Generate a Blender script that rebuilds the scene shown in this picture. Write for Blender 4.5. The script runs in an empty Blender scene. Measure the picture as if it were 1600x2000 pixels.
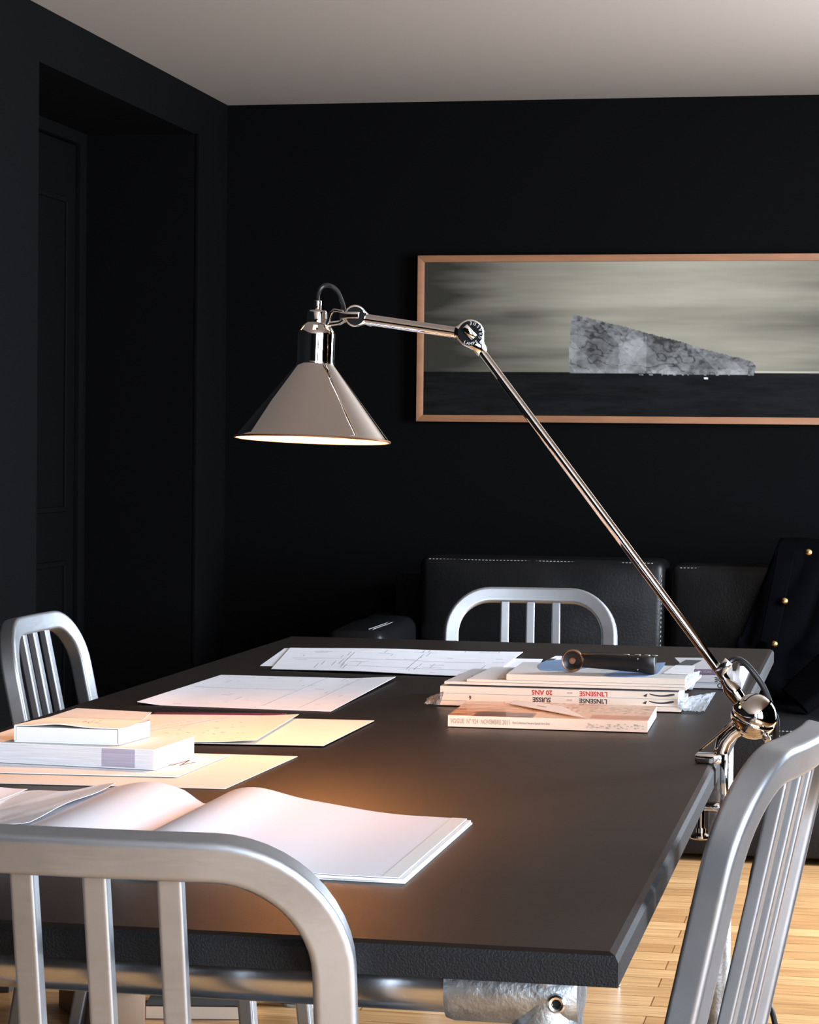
import bpy, bmesh, math, random
from mathutils import Vector, Matrix, noise
random.seed(7)
S = bpy.context.scene
COL = S.collection
PI = math.pi

# ---------------------------------------------------------------- camera
F = 4600.0; VP = (1710., 880.); SL = .0105; CZ = 1.16
def _ray(x, y): return Vector(((x-800)/F, -(y-1000)/F, -1.0))
_Y = _ray(*VP).normalized(); _Z = _Y.cross(_ray(VP[0]-900, VP[1]-900*SL)).normalized()
if _Z.y < 0: _Z = -_Z
_X = _Y.cross(_Z)
ROT = Matrix((_X, _Y, _Z))
CAM = Vector((0, 0, CZ))
def at_z(x, y, z):
    v = ROT @ _ray(x, y); return CAM + v*((z-CZ)/v.z)
def at_y(x, y, Y):
    v = ROT @ _ray(x, y); return CAM + v*(Y/v.y)
def at_x(x, y, X):
    v = ROT @ _ray(x, y); return CAM + v*(X/v.x)
cd = bpy.data.cameras.new('camera'); cam = bpy.data.objects.new('camera', cd); COL.objects.link(cam)
cam.matrix_world = Matrix.Translation(CAM) @ ROT.to_4x4()
cd.sensor_fit = 'HORIZONTAL'; cd.sensor_width = 36; cd.lens = F*36/1600; cd.clip_start = .05
S.camera = cam

# ---------------------------------------------------------------- world, lights, exposure
w = bpy.data.worlds.new('world'); S.world = w; w.use_nodes = True
w.node_tree.nodes['Background'].inputs[0].default_value = (.75, .87, 1, 1)
w.node_tree.nodes['Background'].inputs[1].default_value = .6
S.view_settings.view_transform = 'Standard'; S.view_settings.look = 'None'
S.view_settings.exposure = 0; S.view_settings.gamma = 1; S.view_settings.use_curve_mapping = False
S.cycles.max_bounces = 8; S.cycles.glossy_bounces = 6; S.cycles.diffuse_bounces = 4
S.cycles.sample_clamp_indirect = 6; S.cycles.caustics_reflective = False; S.cycles.caustics_refractive = False
def area(name, loc, rot, sx, sy, power, col, spread=180):
    l = bpy.data.lights.new(name, 'AREA'); l.shape = 'RECTANGLE'; l.size = sx; l.size_y = sy
    l.energy = power; l.color = col; l.spread = math.radians(spread)
    o = bpy.data.objects.new(name, l); o.location = loc; o.rotation_euler = rot; COL.objects.link(o); return o
XR = 1.6; XL = -2.131; YB = 7.6; YF = -1.9; ZC = 2.285
WIN = [(-1.3, 1.4, .50, 2.18), (5.0, 6.35, .35, 2.12)]       # windows in the right wall: y0, y1, z0, z1
DAY = (.77, .865, 1.0)
WIN_F = (.45, 1.45, .5, 2.18)                               # window in the wall behind the camera: x0, x1, z0, z1
area('daylight_near', (XR+.42, .05, 1.42), (0, PI/2-.30, 0), 1.75, 2.9, 670, DAY)
area('daylight_far', (XR+.42, 5.67, 1.32), (0, PI/2-.30, 0), 1.75, 1.45, 640, DAY)
area('daylight_behind', (.95, YF-.16, 1.28), (PI/2, 0, 0), 1.0, 1.7, 80, DAY)
LAMP_W = 13.5; LAMP_C = (1.0, .375, .105)

# ---------------------------------------------------------------- material helpers
def nodes(name):
    m = bpy.data.materials.new(name); m.use_nodes = True
    nt = m.node_tree; return m, nt, nt.nodes['Principled BSDF']
def mat(name, col, rough=.5, metal=0, spec=.5, coat=0, bump=0, bscale=200, var=0, vscale=8, trans=0, emit=None, stretch=None, aniso=0):
    m, nt, b = nodes(name)
    b.inputs['Base Color'].default_value = (*col, 1); b.inputs['Roughness'].default_value = rough
    b.inputs['Metallic'].default_value = metal; b.inputs['Specular IOR Level'].default_value = spec
    b.inputs['Coat Weight'].default_value = coat; b.inputs['Coat Roughness'].default_value = .08
    if aniso: b.inputs['Anisotropic'].default_value = aniso
    if trans: b.inputs['Transmission Weight'].default_value = trans
    if emit: b.inputs['Emission Color'].default_value = (*emit[0], 1); b.inputs['Emission Strength'].default_value = emit[1]
    if bump or var:
        tc = nt.nodes.new('ShaderNodeTexCoord'); mp = nt.nodes.new('ShaderNodeMapping')
        nt.links.new(tc.outputs['Object'], mp.inputs[0])
        if stretch: mp.inputs['Scale'].default_value = stretch
    if bump:
        n = nt.nodes.new('ShaderNodeTexNoise'); n.inputs['Scale'].default_value = bscale; n.inputs['Detail'].default_value = 4
        bp = nt.nodes.new('ShaderNodeBump'); bp.inputs['Strength'].default_value = bump; bp.inputs['Distance'].default_value = .002
        nt.links.new(mp.outputs[0], n.inputs['Vector']); nt.links.new(n.outputs['Fac'], bp.inputs['Height'])
        nt.links.new(bp.outputs[0], b.inputs['Normal'])
    if var:
        n = nt.nodes.new('ShaderNodeTexNoise'); n.inputs['Scale'].default_value = vscale; n.inputs['Detail'].default_value = 5
        r = nt.nodes.new('ShaderNodeValToRGB')
        r.color_ramp.elements[0].position = .3; r.color_ramp.elements[1].position = .7
        r.color_ramp.elements[0].color = (*[c*(1-var) for c in col], 1); r.color_ramp.elements[1].color = (*[min(1, c*(1+var)) for c in col], 1)
        nt.links.new(mp.outputs[0], n.inputs['Vector']); nt.links.new(n.outputs['Fac'], r.inputs[0])
        nt.links.new(r.outputs[0], b.inputs['Base Color'])
    return m
def attr_mat(name, rough=.35, coat=0, spec=.5):
    m, nt, b = nodes(name)
    a = nt.nodes.new('ShaderNodeAttribute'); a.attribute_name = 'Col'
    nt.links.new(a.outputs['Color'], b.inputs['Base Color'])
    b.inputs['Roughness'].default_value = rough; b.inputs['Coat Weight'].default_value = coat
    b.inputs['Coat Roughness'].default_value = .03; b.inputs['Specular IOR Level'].default_value = spec
    return m
def srgb(r, g, b):
    f = lambda c: (c/255/12.92) if c/255 <= .04045 else ((c/255+.055)/1.055)**2.4
    return (f(r), f(g), f(b))

M = {}
M['wall'] = mat('black_paint', (.0013, .0013, .0014), .75, spec=.05, bump=.08, bscale=90)
M['ceiling'] = mat('ceiling_paint', (.315, .272, .235), .8, spec=.15, bump=.06, bscale=60)
M['chrome'] = mat('chrome', (.86, .84, .82), .035, 1)
M['chrome_soft'] = mat('chrome_soft', (.80, .78, .76), .10, 1)
M['black_metal'] = mat('black_lacquer', (.008, .008, .008), .22, spec=.5)
M['black_face'] = mat('black_enamel', (.004, .004, .004), .35, spec=.06)
M['lens_white'] = mat('white_enamel', (.86, .83, .78), .45)
M['cable'] = mat('black_rubber', (.006, .006, .006), .42)
M['galv'] = mat('galvanised_iron', (.36, .385, .40), .46, 1, bump=.5, bscale=190, var=.25, vscale=70)
M['tube'] = mat('polished_tube', (.50, .51, .53), .24, 1, var=.10, vscale=25, bump=.05, bscale=30)
M['steel'] = mat('bright_steel', (.78, .78, .78), .22, 1)
M['dark_steel'] = mat('dark_socket', (.02, .02, .022), .5, 1)
M['ink'] = mat('ink', (.03, .03, .035), .7)
M['pencil'] = mat('pencil_grey', (.30, .30, .34), .8)
M['paper'] = mat('white_paper', (.80, .80, .83), .75, spec=.2, var=.03, vscale=20)
M['paper_cream'] = mat('cream_paper', (.70, .675, .615), .7, spec=.25, var=.03, vscale=14)
M['page'] = mat('blank_page', (.66, .675, .73), .55, spec=.3)
M['white_card'] = mat('white_card', (.66, .655, .645), .6, spec=.3)
M['sheen_film'] = mat('clear_film', (.85, .84, .85), .2, spec=.5)
M['maroon'] = mat('maroon_card', (.10, .006, .030), .6)
M['oak'] = mat('pale_oak_frame', srgb(134, 91, 62), .5, var=.12, vscale=9, stretch=(1, 6, 6))
M['leather'] = mat('black_leather', (.0045, .0045, .0048), .38, spec=.2, bump=.35, bscale=160, var=.15, vscale=5)
M['stitch'] = mat('pale_thread', (.32, .32, .31), .8)
M['coat'] = mat('dark_navy_wool', (.0010, .0010, .0014), .95, spec=.02, bump=.5, bscale=420)
M['brass'] = mat('brass', (.62, .40, .15), .28, 1)
M['carton'] = mat('brown_carton', (.30, .20, .13), .8, var=.08)
M['dark_box'] = mat('dark_card', (.03, .024, .02), .75)
M['spine'] = mat('cream_spine', (.78, .66, .54), .5, spec=.4)
M['red_ink'] = mat('red_ink', (.55, .02, .02), .6)
M['blue_print'] = mat('blue_print', (.22, .36, .60), .4)
M['grey_spine'] = mat('grey_spine', (.48, .46, .47), .5)
M['purple'] = mat('purple_spine', (.07, .025, .08), .45)
M['copper'] = mat('copper_and_rim_glow', (.62, .34, .22), .3, 1)
M['grey_cover'] = mat('pale_grey_cover', (.62, .61, .62), .35, spec=.5, var=.05, vscale=12)
M['pages_edge'] = mat('page_edges', (.58, .575, .59), .8, var=.16, vscale=30, stretch=(.6, .6, 40))
M['grey_ink'] = mat('grey_ink', (.42, .34, .28), .7)
M['band'] = mat('printed_band', (.33, .30, .36), .7, var=.2, vscale=16, stretch=(.3, .3, 30))
M['film'] = None
def film_mat():
    m, nt, b = nodes('crumpled_polythene')
    tr = nt.nodes.new('ShaderNodeBsdfTransparent'); gl = nt.nodes.new('ShaderNodeBsdfPrincipled')
    gl.inputs['Base Color'].default_value = (.72, .76, .80, 1); gl.inputs['Roughness'].default_value = .22
    mx = nt.nodes.new('ShaderNodeMixShader'); mx.inputs[0].default_value = .38
    nt.links.new(tr.outputs[0], mx.inputs[1]); nt.links.new(gl.outputs[0], mx.inputs[2])
    nt.links.new(mx.outputs[0], nt.nodes['Material Output'].inputs[0]); return m
M['film'] = film_mat()
def glass_mat():
    m, nt, b = nodes('window_glass')
    tr = nt.nodes.new('ShaderNodeBsdfTransparent'); gl = nt.nodes.new('ShaderNodeBsdfGlossy'); gl.inputs['Roughness'].default_value = 0
    mx = nt.nodes.new('ShaderNodeMixShader'); mx.inputs[0].default_value = .05
    nt.links.new(tr.outputs[0], mx.inputs[1]); nt.links.new(gl.outputs[0], mx.inputs[2])
    nt.links.new(mx.outputs[0], nt.nodes['Material Output'].inputs[0]); return m
M['glass'] = glass_mat()
def alu_mat():
    m, nt, b = nodes('brushed_aluminium')
    b.inputs['Metallic'].default_value = .93; b.inputs['Base Color'].default_value = (.80, .80, .79, 1)
    tc = nt.nodes.new('ShaderNodeTexCoord'); mp = nt.nodes.new('ShaderNodeMapping'); mp.inputs['Scale'].default_value = (8, 300, 120)
    n = nt.nodes.new('ShaderNodeTexNoise'); n.inputs['Scale'].default_value = 3; n.inputs['Detail'].default_value = 5
    r = nt.nodes.new('ShaderNodeMapRange'); r.inputs[3].default_value = .34; r.inputs[4].default_value = .50
    n2 = nt.nodes.new('ShaderNodeTexNoise'); n2.inputs['Scale'].default_value = 11; n2.inputs['Detail'].default_value = 6
    cr = nt.nodes.new('ShaderNodeValToRGB'); cr.color_ramp.elements[0].position = .3; cr.color_ramp.elements[1].position = .65
    cr.color_ramp.elements[0].color = (.345, .364, .384, 1); cr.color_ramp.elements[1].color = (.435, .458, .482, 1)
    nt.links.new(tc.outputs['Object'], mp.inputs[0]); nt.links.new(mp.outputs[0], n.inputs['Vector'])
    nt.links.new(tc.outputs['Object'], n2.inputs['Vector']); nt.links.new(n2.outputs['Fac'], cr.inputs[0]); nt.links.new(cr.outputs[0], b.inputs['Base Color'])
    nt.links.new(n.outputs['Fac'], r.inputs[0]); nt.links.new(r.outputs[0], b.inputs['Roughness']); return m
M['alu'] = alu_mat()
def table_mat():
    m, nt, b = nodes('dark_stained_top')
    tc = nt.nodes.new('ShaderNodeTexCoord'); mp = nt.nodes.new('ShaderNodeMapping'); mp.inputs['Scale'].default_value = (14, 3, 14)
    n = nt.nodes.new('ShaderNodeTexNoise'); n.inputs['Scale'].default_value = 5; n.inputs['Detail'].default_value = 8
    cr = nt.nodes.new('ShaderNodeValToRGB'); cr.color_ramp.elements[0].position = .3; cr.color_ramp.elements[1].position = .72
    cr.color_ramp.elements[0].color = (.0045, .0030, .0024, 1); cr.color_ramp.elements[1].color = (.0080, .0053, .0040, 1)
    n2 = nt.nodes.new('ShaderNodeTexNoise'); n2.inputs['Scale'].default_value = 260; n2.inputs['Detail'].default_value = 3
    bp = nt.nodes.new('ShaderNodeBump'); bp.inputs['Strength'].default_value = .15; bp.inputs['Distance'].default_value = .0010
    vo = nt.nodes.new('ShaderNodeTexNoise'); vo.inputs['Scale'].default_value = 7; vo.inputs['Detail'].default_value = 6
    rr = nt.nodes.new('ShaderNodeMapRange'); rr.inputs[3].default_value = .42; rr.inputs[4].default_value = .52
    L = nt.links.new
    L(tc.outputs['Object'], mp.inputs[0]); L(mp.outputs[0], n.inputs['Vector']); L(n.outputs['Fac'], cr.inputs[0]); L(cr.outputs[0], b.inputs['Base Color'])
    L(tc.outputs['Object'], n2.inputs['Vector']); L(n2.outputs['Fac'], bp.inputs['Height']); L(bp.outputs[0], b.inputs['Normal'])
    L(tc.outputs['Object'], vo.inputs['Vector']); L(vo.outputs['Fac'], rr.inputs[0]); L(rr.outputs[0], b.inputs['Roughness'])
    b.inputs['Specular IOR Level'].default_value = .12
    b.inputs['Coat Weight'].default_value = .32; b.inputs['Coat Roughness'].default_value = .38
    b.inputs['Coat Tint'].default_value = (1, .9, .82, 1)
    L(bp.outputs[0], b.inputs['Coat Normal'])
    return m
M['table'] = table_mat()
M['table_edge'] = mat('black_edge', (.004, .004, .0045), .6, spec=.2, bump=.45, bscale=520)
def floor_mat():
    m, nt, b = nodes('oak_strip_floor')
    L = nt.links.new
    tc = nt.nodes.new('ShaderNodeTexCoord')
    br = nt.nodes.new('ShaderNodeTexBrick'); br.inputs['Scale'].default_value = 1
    br.inputs['Brick Width'].default_value = .58; br.inputs['Row Height'].default_value = .088; br.inputs['Mortar Size'].default_value = .0015
    br.inputs['Color1'].default_value = (*srgb(202, 160, 112), 1); br.inputs['Color2'].default_value = (*srgb(166, 120, 75), 1)
    br.inputs['Mortar'].default_value = (*srgb(120, 80, 44), 1); br.inputs['Bias'].default_value = -.1; br.offset_frequency = 2; br.offset = .37
    mp = nt.nodes.new('ShaderNodeMapping'); mp.inputs['Scale'].default_value = (2.2, 34, 1)
    n = nt.nodes.new('ShaderNodeTexNoise'); n.inputs['Scale'].default_value = 3; n.inputs['Detail'].default_value = 7
    cr = nt.nodes.new('ShaderNodeValToRGB'); cr.color_ramp.elements[0].position = .35; cr.color_ramp.elements[1].position = .7
    cr.color_ramp.elements[0].color = (.72, .68, .62, 1); cr.color_ramp.elements[1].color = (1.08, 1.06, 1.03, 1)
    mx = nt.nodes.new('ShaderNodeMix'); mx.data_type = 'RGBA'; mx.blend_type = 'MULTIPLY'; mx.inputs[0].default_value = 1
    L(tc.outputs['Object'], br.inputs['Vector']); L(tc.outputs['Object'], mp.inputs[0]); L(mp.outputs[0], n.inputs['Vector'])
    L(n.outputs['Fac'], cr.inputs[0]); L(br.outputs['Color'], mx.inputs[6]); L(cr.outputs[0], mx.inputs[7]); L(mx.outputs[2], b.inputs['Base Color'])
    b.inputs['Roughness'].default_value = .30
    return m
M['floor'] = floor_mat()

# ---------------------------------------------------------------- mesh helpers
OFF = {}
def tag(o, label=None, cat=None, group=None, kind=None):
    if label: o['label'] = label
    if cat: o['category'] = cat
    if group: o['group'] = group
    if kind: o['kind'] = kind
    return o
def thing(name, label, cat, loc=(0, 0, 0), group=None):
    o = bpy.data.objects.new(name, None); o.location = loc; o.empty_display_size = .1; COL.objects.link(o)
    OFF[o.name] = Vector(loc); return tag(o, label, cat, group)
def rr(w, h, r, n=4):
    pts = []
    for cx, cy, a0 in ((w/2-r, h/2-r, 0), (-w/2+r, h/2-r, PI/2), (-w/2+r, -h/2+r, PI), (w/2-r, -h/2+r, 1.5*PI)):
        for k in range(n+1):
            a = a0+PI/2*k/n; pts.append((cx+r*math.cos(a), cy+r*math.sin(a)))
    return pts
def circ(r, n=16): return [(r*math.cos(2*PI*k/n), r*math.sin(2*PI*k/n)) for k in range(n)]
def rrf(w, h, r, n=4, e=.0012):
    base = rr(w, h, r, n); out = []
    for i, p in enumerate(base):
        out.append(p); q = base[(i+1) % len(base)]
        L = math.hypot(q[0]-p[0], q[1]-p[1])
        if i % (n+1) == n and L > 4*e:
            out.append((p[0]+(q[0]-p[0])*e/L, p[1]+(q[1]-p[1])*e/L)); out.append((q[0]-(q[0]-p[0])*e/L, q[1]-(q[1]-p[1])*e/L))
    return out
class MB:
    def __init__(s): s.bm = bmesh.new()
    def rings(s, rings, closed=True, cap=True, loop=False):
        vs = [[s.bm.verts.new(p) for p in r] for r in rings]
        n = len(vs[0]); R = len(vs)
        for i in range(R if loop else R-1):
            a, b = vs[i], vs[(i+1) % R]
            for j in range(n if closed else n-1):
                k = (j+1) % n
                s.bm.faces.new((a[j], a[k], b[k], b[j]))
        if cap and closed and not loop:
            s.bm.faces.new(vs[0][::-1]); s.bm.faces.new(vs[-1])
        return s
    def sweep(s, pts, prof, ups=None, scale=None, cap=True, loop=False):
        pts = [Vector(p) for p in pts]; N = len(pts); rings = []; prev = None
        for i, p in enumerate(pts):
            a = pts[i-1] if (i > 0 or loop) else p; b = pts[(i+1) % N] if (i < N-1 or loop) else p
            t = (b-a).normalized()
            if ups: u = Vector(ups[i]) if isinstance(ups, list) else Vector(ups)
            elif prev is not None: u = prev
            else: u = Vector((0, 0, 1)) if abs(t.z) < .9 else Vector((1, 0, 0))
            u = (u - t*u.dot(t)).normalized(); prev = u; sd = t.cross(u)
            k = scale[i] if scale else 1
            rings.append([p + sd*(q[0]*k) + u*(q[1]*k) for q in prof])
        return s.rings(rings, cap=cap, loop=loop)
    def tube(s, pts, r, n=14, scale=None, loop=False): return s.sweep(pts, circ(r, n), scale=scale, loop=loop)
    def lathe(s, prof, origin=(0, 0, 0), axis=(0, 0, 1), n=40, holes=None, cap=False):
        ax = Vector(axis).normalized(); x = ax.orthogonal().normalized() if abs(ax.z) < .95 else Vector((1, 0, 0))
        x = (x - ax*x.dot(ax)).normalized(); y = ax.cross(x); o = Vector(origin); rs = []
        for r, h in prof:
            rs.append([s.bm.verts.new(o + ax*h + (x*math.cos(2*PI*k/n) + y*math.sin(2*PI*k/n))*max(r, 1e-5)) for k in range(n)])
        for i in range(len(rs)-1):
            for k in range(n):
                if holes and (i, k) in holes: continue
                j = (k+1) % n
                s.bm.faces.new((rs[i][k], rs[i][j], rs[i+1][j], rs[i+1][k]))
        if cap:
            s.bm.faces.new(rs[0][::-1]); s.bm.faces.new(rs[-1])
        return s
    def box(s, c, d, rot=None):
        c = Vector(c); R = rot or Matrix.Identity(3); vs = []
        for x in (-.5, .5):
            for y in (-.5, .5):
                for z in (-.5, .5): vs.append(s.bm.verts.new(c + R @ Vector((x*d[0], y*d[1], z*d[2]))))
        for f in ((0, 1, 3, 2), (4, 6, 7, 5), (0, 4, 5, 1), (2, 3, 7, 6), (0, 2, 6, 4), (1, 5, 7, 3)): s.bm.faces.new([vs[i] for i in f])
        return s
    def hexa(s, lo, hi):           # 4 bottom corners, 4 top corners
        a = [s.bm.verts.new(p) for p in lo]; b = [s.bm.verts.new(p) for p in hi]
        s.bm.faces.new(a[::-1]); s.bm.faces.new(b)
        for i in range(4):
            j = (i+1) % 4; s.bm.faces.new((a[i], a[j], b[j], b[i]))
        return s
    def prism(s, poly, vec):
        vec = Vector(vec); a = [s.bm.verts.new(p) for p in poly]; b = [s.bm.verts.new(Vector(p)+vec) for p in poly]
        s.bm.faces.new(a[::-1]); s.bm.faces.new(b); n = len(a)
        for i in range(n):
            j = (i+1) % n; s.bm.faces.new((a[i], a[j], b[j], b[i]))
        return s
    def grid(s, fn, nu, nv):
        vs = [[s.bm.verts.new(fn(i/nu, j/nv)) for i in range(nu+1)] for j in range(nv+1)]
        for j in range(nv):
            for i in range(nu): s.bm.faces.new((vs[j][i], vs[j][i+1], vs[j+1][i+1], vs[j+1][i]))
        return s
    def slab(s, fn, nu, nv, th):   # a grid sheet given real thickness downwards
        t = [[Vector(fn(i/nu, j/nv)) for i in range(nu+1)] for j in range(nv+1)]
        vt = [[s.bm.verts.new(p) for p in r] for r in t]
        dv = Vector((0, 0, -th)) if not isinstance(th, Vector) else th
        vb = [[s.bm.verts.new(p+dv) for p in r] for r in t]
        for j in range(nv):
            for i in range(nu):
                s.bm.faces.new((vt[j][i], vt[j][i+1], vt[j+1][i+1], vt[j+1][i])); s.bm.faces.new((vb[j][i], vb[j+1][i], vb[j+1][i+1], vb[j][i+1]))
        for i in range(nu):
            s.bm.faces.new((vt[0][i], vb[0][i], vb[0][i+1], vt[0][i+1])); s.bm.faces.new((vt[nv][i], vt[nv][i+1], vb[nv][i+1], vb[nv][i]))
        for j in range(nv):
            s.bm.faces.new((vt[j][0], vt[j+1][0], vb[j+1][0], vb[j][0])); s.bm.faces.new((vt[j][nu], vb[j][nu], vb[j+1][nu], vt[j+1][nu]))
        return s
    def build(s, name, m, parent=None, bevel=0, seg=2, smooth=35, solid=0, fix=True):
        bm = s.bm
        if fix: bmesh.ops.recalc_face_normals(bm, faces=bm.faces[:])
        if bevel:
            es = [e for e in bm.edges if len(e.link_faces) == 2 and e.calc_face_angle(0) > .5]
            bmesh.ops.bevel(bm, geom=es, offset=bevel, segments=seg, affect='EDGES', profile=.5, clamp_overlap=True)
        me = bpy.data.meshes.new(name)
        if parent is not None: off = OFF.get(parent.name, Vector())
        else:
            lo = Vector([min(v.co[i] for v in bm.verts) for i in range(3)]); hi = Vector([max(v.co[i] for v in bm.verts) for i in range(3)])
            off = Vector(((lo.x+hi.x)/2, (lo.y+hi.y)/2, lo.z))
        bm.transform(Matrix.Translation(-off)); bm.to_mesh(me); bm.free()
        if smooth:
            for p in me.polygons: p.use_smooth = True
            me.set_sharp_from_angle(angle=math.radians(smooth))
        o = bpy.data.objects.new(name, me); COL.objects.link(o)
        if m is not None: me.materials.append(m)
        if parent is not None: o.parent = parent
        else: o.location = off
        OFF[o.name] = off
        if solid:
            md = o.modifiers.new('thickness', 'SOLIDIFY'); md.thickness = solid
        return o
def text_mesh(body, size, M4, name, m, parent, depth=.0002, align='CENTER', spacing=1.0, bold=0):
    cu = bpy.data.curves.new(name, 'FONT'); cu.body = body; cu.size = size; cu.extrude = depth; cu.align_x = align; cu.align_y = 'CENTER'
    cu.space_character = spacing; cu.resolution_u = 3; cu.offset = bold
    t = bpy.data.objects.new(name, cu); COL.objects.link(t)
    me = bpy.data.meshes.new_from_object(t.evaluated_get(bpy.context.evaluated_depsgraph_get()))
    bpy.data.objects.remove(t); bpy.data.curves.remove(cu)
    bm = bmesh.new(); bm.from_mesh(me); bpy.data.meshes.remove(me); bm.transform(M4)
    if m is None: return bm
    mb = MB(); mb.bm.free(); mb.bm = bm
    return mb.build(name, m, parent, smooth=0, fix=False)
def frame4(o, x, y):
    x = Vector(x).normalized(); y = Vector(y); y = (y-x*y.dot(x)).normalized(); z = x.cross(y)
    m = Matrix((x, y, z)).transposed().to_4x4(); m.translation = Vector(o); return m
def lerp(a, b, t): return a+(b-a)*t
def fbm(x, y, z=0, o=5):
    s = 0; a = 1; t = 0
    for k in range(o):
        s += a*noise.noise(Vector((x*2**k, y*2**k, z+k*7.3))); t += a; a *= .55
    return s/t
def struct(o): o['kind'] = 'structure'; return o
def col_attr(o, fn):
    me = o.data; a = me.color_attributes.new('Col', 'FLOAT_COLOR', 'POINT')
    for v in me.vertices: a.data[v.index].color = (*fn(v.index), 1)

# ---------------------------------------------------------------- room shell
Y0, Y1, ZD, XN = 5.80, 7.215, 2.14, -2.52           # opening in the left wall, its head, the recess depth
struct(MB().box(((XL-.45+XR+.1)/2, (YB+YF)/2, -.05), (XR-XL+.75, YB-YF+.3, .1)).build('floor', M['floor'], smooth=0))
struct(MB().box(((XL-.45+XR+.1)/2, (YB+YF)/2, ZC+.05), (XR-XL+.75, YB-YF+.3, .1)).build('ceiling', M['ceiling'], smooth=0))
struct(MB().box(((XL+XR)/2, YB+.06, ZC/2), (XR-XL+.3, .12, ZC)).build('wall_back', M['wall'], smooth=0))
a, b, c, d = WIN_F
wf = MB().box(((XL-.15+a)/2, YF-.06, ZC/2), (a-XL+.15, .12, ZC)).box(((b+XR+.15)/2, YF-.06, ZC/2), (XR+.15-b, .12, ZC))
wf.box(((a+b)/2, YF-.06, c/2), (b-a, .12, c)).box(((a+b)/2, YF-.06, (ZC+d)/2), (b-a, .12, ZC-d))
struct(wf.build('wall_front', M['wall'], smooth=0))
T = XL-XN+.10
lw = MB().box((XL-T/2, (YF+Y0)/2, ZC/2), (T, Y0-YF, ZC)).box((XL-T/2, (Y1+YB)/2, ZC/2), (T, YB-Y1, ZC))
lw.box((XL-T/2, (Y0+Y1)/2, (ZC+ZD)/2), (T, Y1-Y0, ZC-ZD)).box((XN-.05, (Y0+Y1)/2, ZD/2), (.10, Y1-Y0, ZD))
struct(lw.build('wall_left', M['wall'], smooth=0))
# door in the recess
dY1 = at_x(132, 600, XN).y; dZ = at_x(108, 275, XN).z
door = MB().box((XN+.012, (Y0+.02+dY1)/2, dZ/2), (.024, dY1-Y0-.02, dZ)).build('door_1', M['wall'], bevel=.002)
struct(door)
for z0, z1 in ((.25, .78), (.95, dZ-.18)):
    a0, a1 = Y0+.10, dY1-.09
    p = MB()
    pts = [(XN+.026, a0, z0), (XN+.026, a1, z0), (XN+.026, a1, z1), (XN+.026, a0, z1)]
    for i in range(4): p.sweep([pts[i], pts[(i+1) % 4]], rr(.018, .012, .004), ups=(1, 0, 0))
    p.build('panel_moulding', M['wall'], door)
tr = MB().box((XN+.02, dY1+.035, dZ/2+.03), (.04, .06, dZ+.06)).box((XN+.02, (Y0+dY1)/2, dZ+.035), (.04, dY1-Y0, .06))
struct(tr.build('trim_1', M['wall'], bevel=.004))
tr = MB().box((XL+.008, Y1+.012, ZD/2), (.016, .024, ZD))
struct(tr.build('trim_2', M['wall'], bevel=.003))
# right wall with two windows
rw = MB(); ys = [YF-.1] + [v for q in WIN for v in q[:2]] + [YB+.1]
for i in range(0, len(ys), 2): rw.box((XR+.06, (ys[i]+ys[i+1])/2, ZC/2), (.12, ys[i+1]-ys[i], ZC))
for a, b, c, d in WIN:
    rw.box((XR+.06, (a+b)/2, c/2), (.12, b-a, c)).box((XR+.06, (a+b)/2, (ZC+d)/2), (.12, b-a, ZC-d))
struct(rw.build('wall_right', M['wall'], smooth=0))
M['sash'] = mat('white_gloss', (.75, .75, .74), .3)
for n, (a, b, c, d) in enumerate(WIN):
    r = thing('window_%d' % (n+1), None, None, (XR+.06, (a+b)/2, c)); struct(r)
    f = MB(); k = 3 if b-a > 2 else 2
    for i in range(k+1): f.box((XR+.06, lerp(a+.02, b-.02, i/k), (c+d)/2), (.05, .045, d-c))
    for z in (c+.02, d-.02): f.box((XR+.06, (a+b)/2, z), (.05, b-a, .045))
    f.build('window_frame', M['sash'], r, bevel=.004)
    MB().box((XR+.06, (a+b)/2, (c+d)/2), (.004, b-a-.05, d-c-.05)).build('pane', M['glass'], r, smooth=0)

a, b, c, d = WIN_F
r = thing('window_3', None, None, ((a+b)/2, YF-.06, c)); struct(r)
f = MB()
for i in range(3): f.box((lerp(a+.02, b-.02, i/2), YF-.06, (c+d)/2), (.045, .05, d-c))
for z in (c+.02, d-.02): f.box(((a+b)/2, YF-.06, z), (b-a, .05, .045))
f.build('window_frame', M['sash'], r, bevel=.004)
MB().box(((a+b)/2, YF-.06, (c+d)/2), (b-a-.05, .004, d-c-.05)).build('pane', M['glass'], r, smooth=0)

# ---------------------------------------------------------------- dining table
TZ = .75; X0, X1, TY0, TY1 = -1.225, -.198, 1.896, 4.889; TH = .028
table = thing('dining_table', 'long dark-topped dining table on galvanised tube frame in the middle', 'table', ((X0+X1)/2, (TY0+TY1)/2, 0))
t = MB(); ch = .008
ring = lambda i, z: [(X0+i, TY0+i, z), (X1-i, TY0+i, z), (X1-i, TY1-i, z), (X0+i, TY1-i, z)]
for v in t.rings([ring(ch, TZ), ring(ch*.35, TZ-.0025), ring(0, TZ-.008), ring(0, TZ-TH)], cap=True).bm.verts: pass
top = t.build('tabletop', M['table'], table, smooth=20)
top.data.materials.append(M['table_edge'])
for p in top.data.polygons:
    if p.normal.z < .9: p.material_index = 1
FX0, FX1, FXF, FY0, FY1, FZ = X0+.07, -.267, -.292, 1.985, 4.72, TZ-TH-.0248
RT = .0241
MB().tube([(FX0, FY0, FZ), (FX1, FY0, FZ)], RT, 24).build('crossbar', M['tube'], table)
MB().tube([(FX0, FY1, FZ), (FXF, FY1, FZ)], RT, 24).build('crossbar', M['tube'], table)
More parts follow.
